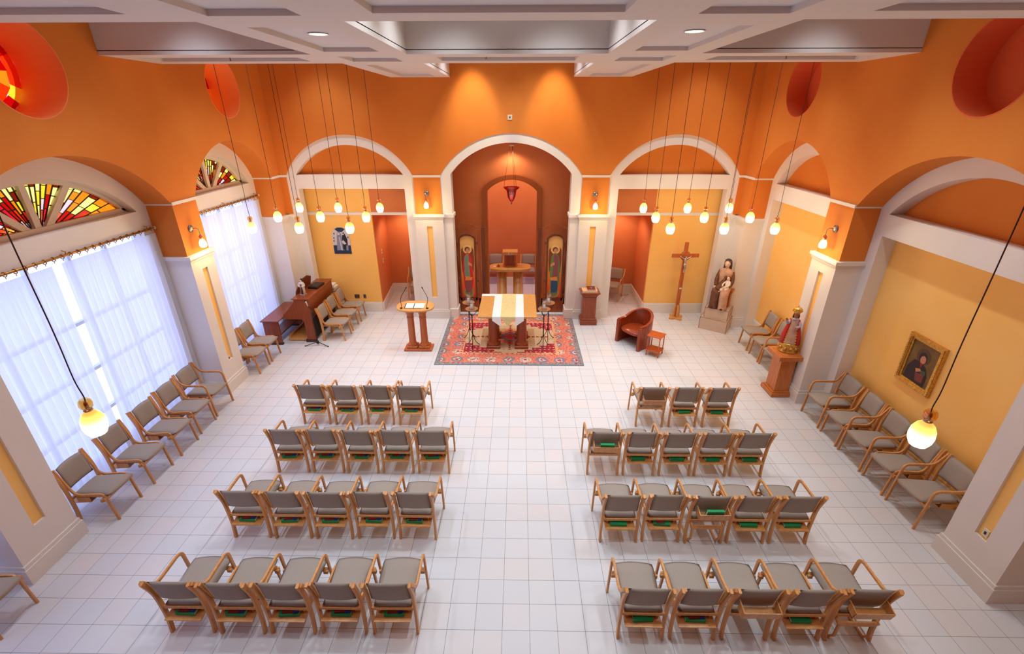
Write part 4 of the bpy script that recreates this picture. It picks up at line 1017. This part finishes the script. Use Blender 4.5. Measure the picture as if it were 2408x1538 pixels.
def hand(m, p, d, skin, L=.085, side=1, up=(0, 0, 1)):
    "palm, four fingers of unequal length and a thumb leaving the side of the palm"
    p = Vector(p); d = Vector(d).normalized(); u = Vector(up); a = d.cross(u).normalized(); u = a.cross(d).normalized()
    T = Matrix((( *a, ), ( *d, ), ( *u, ))).transposed().to_4x4(); T.translation = p
    m.sphere((0, L * .25, 0), L * .34, skin, 10, T, (.85, 1.0, .45))
    for q, (x, ln) in enumerate(((-.20, .40), (-.07, .48), (.06, .46), (.19, .36))):
        m.tube([(x * L, L * .42, 0), (x * L * 1.1, L * (.42 + ln * .55), -L * .03), (x * L * 1.1, L * (.42 + ln), -L * .12)], [L * .075, L * .068, L * .05], skin, 6, T)
    m.tube([(side * L * .22, L * .10, 0), (side * L * .42, L * .30, -L * .02), (side * L * .40, L * .48, -L * .06)], [L * .08, L * .07, L * .05], skin, 6, T)
# plinth of the seated statue
RZS = math.atan2(-.385, .552)
BL = mottled('plinth_cloth', (206, 186, 168), (214, 196, 180), 60, .9, 2); EDGE = mat('plinth_edge', (150, 96, 60), .7)
P0 = Vector((4.775, 11.29, 0)); ex = Vector((math.cos(RZS), math.sin(RZS), 0)); ey = Vector((-math.sin(RZS), math.cos(RZS), 0))
def plinth(w, d, h, off, z, lab):
    c = P0 + ex * (.335 + off[0]) + ey * (.37 + off[1]); t = empty('display_plinth', (c.x, c.y, z), RZS); tag(t, lab, 'plinth', 'cloth-covered plinths')
    m = MB(); m.box(-w / 2, w / 2, -d / 2, d / 2, 0, h, BL); m.build('body', t)
    m = MB(); e = .005
    for x in (-w / 2, w / 2):
        for y in (-d / 2, d / 2): m.box(x - e, x + e, y - e, y + e, 0, h + .002, EDGE)
    for y in (-d / 2, d / 2): m.box(-w / 2, w / 2, y - e, y + e, h - .006, h + .002, EDGE)
    for x in (-w / 2, w / 2): m.box(x - e, x + e, -d / 2, d / 2, h - .006, h + .002, EDGE)
    m.build('piping', t); return c
plinth(.67, .52, .33, (0, -.11), 0, 'lower wide cream plinth under the seated statue')
cp = plinth(.57, .46, .27, (.02, -.09), .333, 'upper smaller cream plinth under the seated statue')
ST = empty('seated_statue', (cp.x, cp.y, .608), RZS - .05); tag(ST, 'painted wooden statue of seated veiled mother holding child', 'statue')
BRN = mottled('statue_brown', (96, 58, 36), (124, 80, 54), 14, .6, 3); BEI = mottled('statue_beige', (188, 142, 112), (214, 176, 148), 9, .6, 3); CRS = mat('statue_cream', (240, 228, 212), .6)
m = MB(); m.bbox(-.18, .24, .02, .24, .40, .47, CHERRY_L, .01); m.bbox(.06, .20, .05, .20, 0, .40, CHERRY_L, .01); m.bbox(-.16, -.06, .05, .20, 0, .40, CHERRY_L, .01); m.build('bench', ST)
m = MB()                                           # continuous robed body: torso, lap, two legs
m.loft([(0, .08, .44, .17, .14), (0, .08, .52, .165, .135), (0, .07, .64, .15, .12), (0, .06, .78, .155, .115), (0, .055, .90, .175, .11), (0, .055, .965, .165, .095), (0, .05, 1.00, .10, .08), (0, .045, 1.03, .05, .05), (0, .04, 1.07, .04, .045)], BEI, 28, p=2.3)
for s_ in (-1, 1):
    m.tube(catmull([(s_ * .06, .08, .50), (s_ * .085, -.05, .50), (s_ * .10, -.16, .47), (s_ * .105, -.20, .38), (s_ * .11, -.20, .20), (s_ * .115, -.19, .015)], 5), [.12] * 5 + [.115] * 5 + [.11] * 5 + [.105] * 5 + [.10] * 5 + [.115], BEI if s_ > 0 else BRN, 18)
m.loft([(0, -.06, .02, .17, .15), (0, -.06, .20, .15, .13), (0, -.04, .40, .14, .13)], BRN, 20)
o_ = m.build('robe', ST)
m = MB()                                           # mantle: shoulders and sleeves, crossing to the lap
for s_ in (-1, 1):
    m.tube(catmull([(s_ * .135, .06, .95), (s_ * .178, .03, .80), (s_ * .182, -.03, .66), (s_ * .145, -.13, .58)], 6), [.048] * 6 + [.050] * 6 + [.046] * 6 + [.036], BRN, 14)
m.tube(catmull([(-.08, -.20, .50), (-.04, -.16, .62), (.02, -.09, .76), (.04, -.06, .86)], 5), [.07] * 5 + [.05] * 5 + [.03] * 5 + [.012], BRN, 12)
m.build('mantle', ST)
m = MB(); head(m, (0, .01, 1.145), .082, SKIN, 0, .18); m.build('head', ST)
for p_, d_, q in (((-.15, -.14, .575), (0, -1, -.35), 1), ((.10, -.17, .60), (-.7, -.7, -.1), -1)): m = MB(); hand(m, p_, d_, SKIN, .11, q); m.build('hand', ST)
m = MB(); m.T = Matrix.Translation((0, .035, 1.165))
m.loft([(0, .045, -.20, .100, .03), (0, .045, -.12, .102, .045), (0, .040, -.02, .096, .058), (0, .018, .030, .090, .084), (0, .008, .075, .074, .078), (0, .008, .100, .04, .04)], mat('veil_dark', (58, 44, 38), .5), 20)
for q in range(5): a = -PI / 2 + (q - 2) * .42; m.sphere((.086 * math.cos(a), .016 + .082 * math.sin(a) , .045), .011, SILVER, 6)
m.build('veil', ST)
for s_ in (-1, 1):
    m = MB(); m.sphere((s_ * .12, -.27, .03), .045, mat('statue_shoe', (54, 34, 28), .5), 10, sc=(.8, 1.6, .6)); m.build('shoe', ST)
m = MB()                                           # the child, lying in the lap
m.loft([(.12, -.10, .56, .06, .05), (.12, -.10, .64, .07, .055), (.115, -.09, .72, .065, .05), (.11, -.085, .76, .03, .03)], CRS, 16)
m.tube(catmull([(.12, -.11, .58), (.06, -.18, .56), (-.01, -.23, .50)], 5), [.045] * 5 + [.04] * 5 + [.02], CRS, 12)
m.tube(catmull([(.14, -.11, .58), (.12, -.19, .56), (.08, -.24, .46)], 5), [.045] * 5 + [.035] * 5 + [.02], CRS, 12)
m.tube(catmull([(.07, -.12, .72), (.02, -.17, .66), (.03, -.2, .62)], 4), .02, CRS, 10); m.tube(catmull([(.16, -.12, .72), (.17, -.17, .66), (.13, -.2, .62)], 4), .02, CRS, 10)
head(m, (.11, -.09, .80), .05, SKIN, -.2, .1)
m.sphere((-.02, -.245, .48), .022, SKIN, 8, sc=(.8, 1.3, .7)); m.sphere((.075, -.25, .44), .022, SKIN, 8, sc=(.8, 1.3, .7)); hand(m, (.03, -.2, .62), (-.4, -1, -.2), SKIN, .035); hand(m, (.13, -.2, .62), (-.4, -1, -.2), SKIN, .035)
m.sphere((.112, -.078, .812), .05, BRN, 12, sc=(.86, .9, 1.0)); m.build('child', ST)
# right pedestal and crowned figure
OAKR = wood('honey_oak', (184, 104, 48), (204, 124, 62), .3)
t = empty('statue_pedestal', (5.27, 8.19, 0)); tag(t, 'honey oak pedestal carrying the crowned figure by the right pier', 'pedestal')
m = MB(); m.bbox(-.21, .19, -.23, .22, 0, .085, OAKR, .006); m.bbox(-.18, .17, -.20, .19, .085, .11, OAKR, .006); m.build('base', t)
m = MB(); m.bbox(-.145, .145, -.165, .165, .11, .83, OAKR, .004); m.build('shaft', t)
m = MB(); m.bbox(-.25, .235, -.26, .25, .83, .92, OAKR, .006); m.bbox(-.19, .19, -.20, .20, .915, .928, OAKR, .004); m.build('top', t)
FG = empty('crowned_figure', (5.28, 8.20, .929), -.5); tag(FG, 'crowned robed figure with red cloak on the honey oak pedestal', 'statue')
m = MB()
m.loft([(0, 0, 0, .17, .14), (0, 0, .02, .175, .145), (0, 0, .04, .15, .12), (0, 0, .10, .155, .13), (0, 0, .17, .175, .145), (0, 0, .19, .17, .14), (0, 0, .20, .12, .10)], GOLD, 10)
for q in range(10): a = 2 * PI * q / 10; m.sphere((.158 * math.cos(a), .13 * math.sin(a), .10), .034, GOLD, 8)
m.build('base', FG)
m = MB(); m.loft([(0, 0, .19, .155, .12), (0, 0, .21, .155, .12), (0, 0, .35, .12, .10), (0, 0, .50, .085, .075), (0, 0, .60, .075, .06), (0, 0, .66, .075, .055), (0, 0, .70, .04, .04), (0, 0, .72, .03, .03)], BEI, 22); m.build('gown', FG)
m = MB()
for s_ in (-1, 1): m.loft([(s_ * .11, .02, .185, .075, .12), (s_ * .105, .02, .35, .06, .10), (s_ * .085, .02, .52, .04, .075), (s_ * .06, .02, .66, .03, .055), (s_ * .04, .02, .69, .012, .03)], REDC, 16)
m.loft([(0, .06, .185, .16, .09), (0, .055, .40, .125, .07), (0, .05, .60, .08, .045), (0, .04, .69, .05, .03)], REDC, 18)
m.build('cloak', FG)
m = MB()
for s_ in (-1, 1):
    for q in range(7): m.sphere((s_ * (.058 - .0 * q + (6 - q) * .006), -.085 - (6 - q) * .006, .56 - (6 - q) * -.0 - q * .0 - (6 - q) * .055), .013, GOLD, 6)
m.build('gold_trim', FG)
m = MB()
m.tube(catmull([(-.07, 0, .64), (-.11, -.05, .60), (-.14, -.10, .67)], 5), [.028] * 5 + [.024] * 6, mat('lace_grey', (170, 168, 184), .8), 10); m.tube(catmull([(.07, 0, .64), (.10, -.06, .58), (.04, -.12, .55)], 5), [.028] * 5 + [.024] * 6, mat('lace_grey', (170, 168, 184), .8), 10)
m.lathe((0, 0, .675), [(.065, 0), (.07, .008), (.03, .03)], mat('lace_grey', (170, 168, 184), .8), 14); m.build('sleeves', FG)
m = MB(); head(m, (0, -.005, .765), .052, SKIND, 0); m.build('head', FG)
m = MB(); hand(m, (-.14, -.10, .67), (-.2, -.5, .8), SKIND, .06, 1, (0, -1, 0)); m.build('hand', FG)
m = MB(); hand(m, (.04, -.12, .55), (-1, -.3, 0), SKIND, .06, 1); m.build('hand', FG)
m = MB(); m.sphere((0, .012, .775), .056, mat('hair_brown', (74, 40, 22), .7), 14, sc=(.95, .9, 1.0))
for s_ in (-1, 1):
    for q in range(3): m.sphere((s_ * .043, .0 + .012 * q, .755 - .022 * q), .018, MATS['hair_brown'], 8)
m.build('hair', FG)
m = MB(); m.lathe((0, .005, .80), [(.052, 0), (.056, .01), (.052, .018), (.075, .05), (.082, .08), (.06, .11), (.025, .125)], GOLD, 16)
for q in range(8): a = 2 * PI * q / 8; m.sphere((.07 * math.cos(a), .005 + .07 * math.sin(a), .85), .018, GOLD, 6)
m.box(-.004, .004, .001, .009, .92, .965, GOLD); m.box(-.014, .014, .001, .009, .938, .946, GOLD); m.build('crown', FG)


# ================================================================== PICTURES
def picture_right():
    t = empty('framed_picture', (6.18, 6.33, 1.68)); tag(t, 'gold-framed picture of a dark-robed figure on the right wall', 'picture')
    hw, hh = .33, .405; FRM = GOLD
    def fr(a0, b0, a1, b1, w0, w1): 
        m.poly([(-a0, -b0), (a0, -b0), (a0, b0), (-a0, b0)], [[(-a1, -b1), (-a1, b1), (a1, b1), (a1, -b1)]], w0, w1, XM, FRM)
    m = MB(); fr(hw, hh, hw - .055, hh - .055, -.0, -.05); fr(hw - .012, hh - .012, hw - .04, hh - .04, -.05, -.06); fr(hw - .055, hh - .055, hw - .085, hh - .085, 0, -.03)
    for q in range(22):
        for s_ in (-1, 1): m.sphere((-.055, s_ * (hw - .026), -hh + .03 + q * (2 * hh - .06) / 21), .012, FRM, 6); 
    for q in range(16):
        for s_ in (-1, 1): m.sphere((-.055, -hw + .04 + q * (2 * hw - .08) / 15, s_ * (hh - .026)), .012, FRM, 6)
    m.build('picture_frame', t)
    m = MB(); a, b = hw - .08, hh - .08
    m.poly([(-a, -b), (a, -b), (a, b), (-a, b)], [], -.005, -.012, XM, mottled('bronze_ground', (104, 76, 34), (124, 92, 44), 8, .6))
    def flat(pts, mt, l): m.poly([(-u, v) for u, v in pts], [], -.012 - l, -.014 - l, XM, mt)
    flat(circ(.0, .12, .125, 24), mat('halo_bronze', (86, 60, 26), .5), 0)
    DR = mat('paint_dark_robe', (50, 34, 38), .7)
    flat([(-.22, -b), (-.21, -.12), (-.13, .02), (-.02, .03), (.10, -.02), (.17, -.14), (.17, -b)], DR, .001)
    flat([(.0 + .075 * math.cos(q * PI / 10), .10 + .092 * math.sin(q * PI / 10)) for q in range(20)], DR, .002)
    flat([(.012 + .05 * math.cos(q * PI / 10), .075 + .064 * math.sin(q * PI / 10)) for q in range(20)], mat('paint_face', (196, 130, 96), .7), .003)
    flat([(-.02, .02), (.04, .02), (.02, -.06)], mat('paint_red', (150, 34, 30), .7), .004)
    flat([(-.06, -.10), (.02, -.07), (.05, -.10), (-.03, -.15)], mat('paint_face', (196, 130, 96), .7), .004)
    flat([(-.04, -.16), (.12, -.13), (.13, -.27), (.0, -.28)], mat('paint_rose', (120, 56, 50), .7), .003)
    flat([(.04, -.09), (.12, -.07), (.14, -.14), (.05, -.14)], mat('paint_green', (70, 84, 60), .7), .0035)
    m.build('canvas', t)
picture_right()
def picture_left():
    t = empty('arched_picture', (-4.80, 12.35, 1.70)); tag(t, 'arched blue and white picture on the yellow wall above the organ', 'picture')
    NV = mat('paint_navy', (28, 50, 84), .7); LG = mat('paint_pale', (206, 202, 206), .7); GR = mat('paint_grey_blue', (128, 138, 164), .7); DK = mat('paint_black', (28, 26, 34), .7)
    hw = .235
    m = MB(); m.poly([(-hw, 0), (hw, 0)] + arc(-hw, hw, .52, .73, 20), [], -.0, -.02, YM, LG)
    def flat(pts, mt, l): m.poly(pts, [], -.020 - l, -.022 - l, YM, mt)
    flat([(-hw, 0), (hw, 0), (hw, .24), (-hw, .24)], NV, .0)
    flat([(-.14, .68), (-.06, .72), (.06, .72), (.14, .68), (.05, .60), (-.05, .60)], NV, .0)
    flat([(-.15, .10), (-.11, .44), (-.09, .58), (-.03, .62), (.02, .54), (.04, .34), (.05, .10)], GR, .001)
    flat([(-.03, .10), (.0, .10), (-.03, .46), (-.05, .46)], LG, .003); flat(circ(-.05, .55, .035, 12), LG, .003)
    flat([(.02, .12), (.03, .42), (.05, .57), (.09, .60), (.13, .52), (.17, .40), (.16, .22), (.14, .12)], DK, .002)
    flat(circ(.07, .54, .026, 12), LG, .004); flat([(.0, .34), (.06, .38), (.13, .28), (.06, .26)], LG, .004)
    flat([(.10, .10), (.16, .10), (.17, .24), (.12, .24)], GR, .003)
    for q, (x, z) in enumerate(((-.19, .44), (-.17, .56), (.19, .46), (-.20, .36))): flat([(x - .02, z), (x + .015, z + .03), (x + .01, z - .04)], DK, .001)
    m.build('panel', t)
picture_left()
# small wall devices
def plate(x, y, z, rz, w, h, lab, nm='wall_plate', dark=False, holes=1):
    t = empty(nm, (x, y, z), rz); m = MB(); m.bbox(-w / 2, w / 2, -.012, 0, -h / 2, h / 2, PLATE if not dark else STEEL, .003); m.build('plate', t)
    m = MB()
    for q in range(holes): xx = (q - (holes - 1) / 2) * w / holes; m.box(xx - .012, xx + .012, -.015, -.011, -.02, .02, BLACKP if dark or holes == 1 else WHITE)
    m.build('socket', t); tag(t, lab, 'wall plate')
plate(-.225, YB, 5.10, 0, .11, .11, 'small square white wall device high above the altar arch', 'wall_speaker')
plate(-4.60, 12.35, .46, 0, .14, .12, 'double steel outlet plate low on the yellow wall left', 'wall_outlet', True, 2)
plate(-4.38, 12.35, .46, 0, .08, .12, 'single steel outlet plate low beside the passage corner', 'wall_outlet', True)
plate(-3.932, 12.95, 1.60, PI / 2 + .075, .09, .13, 'upper light switch plate in the left passage', 'light_switch')
plate(-3.936, 13.0, 1.32, PI / 2 + .075, .11, .13, 'lower light switch plate in the left passage', 'light_switch')
plate(XL + .006, 8.28, .66, PI / 2, .07, .11, 'outlet plate at the foot of the far left pier stripe', 'wall_outlet')
plate(XL + .006, 4.13, .57, PI / 2, .07, .11, 'outlet plate at the foot of the near left pier stripe', 'wall_outlet')
plate(XR - .006, 4.03, .70, -PI / 2, .07, .11, 'outlet plate at the foot of the near right pier stripe', 'wall_outlet')

# ================================================================== ORGAN
OR = wood('organ_walnut', (126, 58, 28), (150, 74, 38), .3)
ORG = empty('organ_console', (-5.05, 10.33, 0)); tag(ORG, 'brown wooden organ console by the far left window', 'organ')
# local: x negative toward the player, y along the keyboard
LEN = 1.50
for y0 in (0, LEN - .04):
    m = MB(); P = [(0, .07), (-.20, .07), (-.20, .56), (-.26, .62), (-.42, .62), (-.66, .62), (-.68, .74), (-.60, .80), (-.36, 1.07), (-.36, 1.13), (0, 1.13)]
    m.poly(P, [], y0, y0 + .04, lambda u, v, w: (u, w, v), OR); m.box(-.24, .02, y0 - .01, y0 + .05, 0, .07, mat('organ_base', (62, 34, 34), .4)); m.build('side_panel', ORG)
m = MB(); m.bbox(-.40, .02, -.02, LEN + .02, 1.13, 1.155, OR, .006); m.build('top', ORG)
m = MB(); m.box(-.03, -.005, .04, LEN - .04, .62, 1.13, OR); m.box(-.05, -.03, .04, LEN - .04, .05, .62, mat('organ_back_cloth', (44, 24, 16), .9)); m.build('back_panel', ORG)
m = MB(); m.box(-.66, -.03, .04, LEN - .04, .60, .63, OR); m.build('key_bed', ORG)
m = MB()
for s_ in range(2):
    m.box(-.60 + s_ * .13, -.46 + s_ * .13, .16, LEN - .16, .63, .66 + s_ * .06, PAPER)
    for q in range(40):
        if q % 7 not in (2, 6): y = .18 + q * (LEN - .36) / 40; m.box(-.54 + s_ * .13, -.46 + s_ * .13, y, y + .012, .66 + s_ * .06, .67 + s_ * .06, BLACKP)
m.build('keyboards', ORG)
m = MB(); m.box(-.33, -.05, .04, LEN - .04, .63, .95, DARKW); m.build('stop_panel', ORG)
m = MB(); T = Matrix.Translation((-.40, 0, 1.155)) @ Matrix.Rotation(math.radians(12), 4, 'Y'); m.poly([(.25, 0), (1.1, 0), (1.1, .22), (.85, .32), (.5, .32), (.25, .10)], [], 0, .018, lambda u, v, w: (w, u, v), DARKW, T); m.build('music_desk', ORG)
m = MB()
for q in range(22): y = .15 + q * .056; m.box(-.66, -.10, y, y + .025, .09, .11, OAK)
m.box(-.68, -.05, .06, LEN - .06, .02, .085, OAK); m.box(-.70, -.64, .08, LEN - .08, .02, .15, OAK); m.build('pedalboard', ORG)
OBn = empty('organ_bench', (-6.02, 10.12, 0)); tag(OBn, 'brown organ bench between console and curtained window', 'bench')
m = MB(); m.bbox(-.20, .24, 0, 1.30, .62, .65, OR, .006); m.build('seat', OBn)
for y0 in (.05, 1.20): m = MB(); m.box(-.17, .20, y0, y0 + .045, .04, .62, OR); m.box(-.19, .22, y0 - .01, y0 + .055, 0, .05, MATS['organ_base']); m.build('side_panel', OBn)
m = MB(); m.box(-.15, .15, .095, 1.20, .20, .24, OR); m.build('stretcher', OBn)
# things on the organ
m = MB(); m.bbox(-.13, .13, -.20, .20, 0, .05, BLACKP, .01); o_ = m.build('black_case', loc=(-5.20, 11.22, 1.156), rz=-.1); m = MB(); m.box(-.10, .10, -.15, .15, .05, .054, mat('case_brown', (50, 34, 24), .5)); m.build('lid', o_); tag(o_, 'flat black case lying on the organ top', 'case')
SF = empty('saint_figurine', (-5.27, 10.62, 1.156), -.2); tag(SF, 'small figurine in white and brown robes on the organ', 'figurine')
m = MB(); m.bbox(-.07, .07, -.06, .06, 0, .02, SILVER, .004); m.build('base', SF)
m = MB(); m.loft([(0, 0, .02, .065, .05), (0, 0, .12, .055, .045), (0, 0, .24, .06, .042), (0, 0, .31, .055, .036), (0, 0, .335, .02, .02)], mat('figurine_white', (214, 206, 198), .6), 18)
m.loft([(.0, -.022, .02, .042, .034), (0, -.02, .16, .036, .032), (0, -.016, .28, .03, .026)], mat('figurine_brown', (86, 52, 34), .6), 14)
m.build('robe', SF)
m = MB()
for s_ in (-1, 1): m.tube(catmull([(s_ * .05, 0, .30), (s_ * .08, -.02, .24), (s_ * .03, -.06, .22)], 4), .018, mat('figurine_white', (214, 206, 198), .6), 8); 
m.build('sleeves', SF)
m = MB(); head(m, (0, -.005, .365), .030, SKIN, 0); m.build('head', SF)
m = MB(); hand(m, (-.03, -.06, .22), (1, -.4, .2), SKIN, .032); hand(m, (.03, -.06, .22), (-1, -.4, .2), SKIN, .032); m.build('folded_hands', SF)
m = MB(); m.sphere((0, .006, .375), .034, BLACKP, 12, sc=(.95, .95, 1.05)); m.loft([(0, .012, .30, .03, .02), (0, .012, .36, .03, .022)], BLACKP, 10); m.build('hair', SF)
# papers on a small stand behind the organ
t = empty('paper_stand', (-5.26, 12.08, 0)); tag(t, 'low metal stand with a tray behind the organ console', 'stand'); m = MB()
m.bbox(-.22, .22, -.15, .15, .74, .76, STEEL, .004)
for x in (-.2, .2):
    for y in (-.13, .13): m.box(x - .01, x + .01, y - .01, y + .01, 0, .74, STEEL)
m.build('frame', t)
for q, (dx, dz, h, rr) in enumerate(((0, 0, .07, .04), (.03, .072, .04, -.12), (-.01, .114, .05, .08))):
    m = MB(); m.box(-.16, .16, -.12, .12, 0, h, PAPER); o_ = m.build('paper_stack', loc=(-5.22 + dx, 12.06, .762 + dz), rz=rr); tag(o_, ('lowest', 'middle', 'topmost')[q] + ' white paper bundle on the stand behind the organ', 'papers', 'paper bundles')
# microphone stand
t = empty('microphone_stand', (-4.93, 10.16, 0)); tag(t, 'black tripod microphone stand in front of the organ side', 'microphone stand')
for q, a in enumerate((PI * 1.08, -.32, PI * .62)):
    m = MB(); L = .30 if q < 2 else .16; m.tube([(0, 0, .09), (L * math.cos(a), L * math.sin(a), .012)], .009, BLACK, 8); m.sphere((L * math.cos(a), L * math.sin(a), .016), .015, BLACKP, 8); m.build('leg', t)
m = MB(); m.lathe((0, 0, .05), [(.03, 0), (.035, .03), (.02, .08)], BLACKP, 12); m.tube([(0, 0, .06), (.0, -.0, .95)], .010, BLACK, 8); m.build('pole', t)
m = MB(); m.tube([(.05, .06, .42), (0, 0, .93), (-.06, -.05, 1.10)], .007, BLACK, 8); m.build('boom', t)
t = empty('stage_microphone', (-4.99, 10.11, 1.10)); m = MB(); m.tube([(.015, .01, -.06), (-.01, -.01, .08)], [.012, .018], SILVER, 10); m.build('body', t); m = MB(); m.sphere((-.015, -.014, .105), .028, BLACKP, 10); m.build('grille', t); tag(t, 'silver handheld microphone clipped on the black stand', 'microphone')
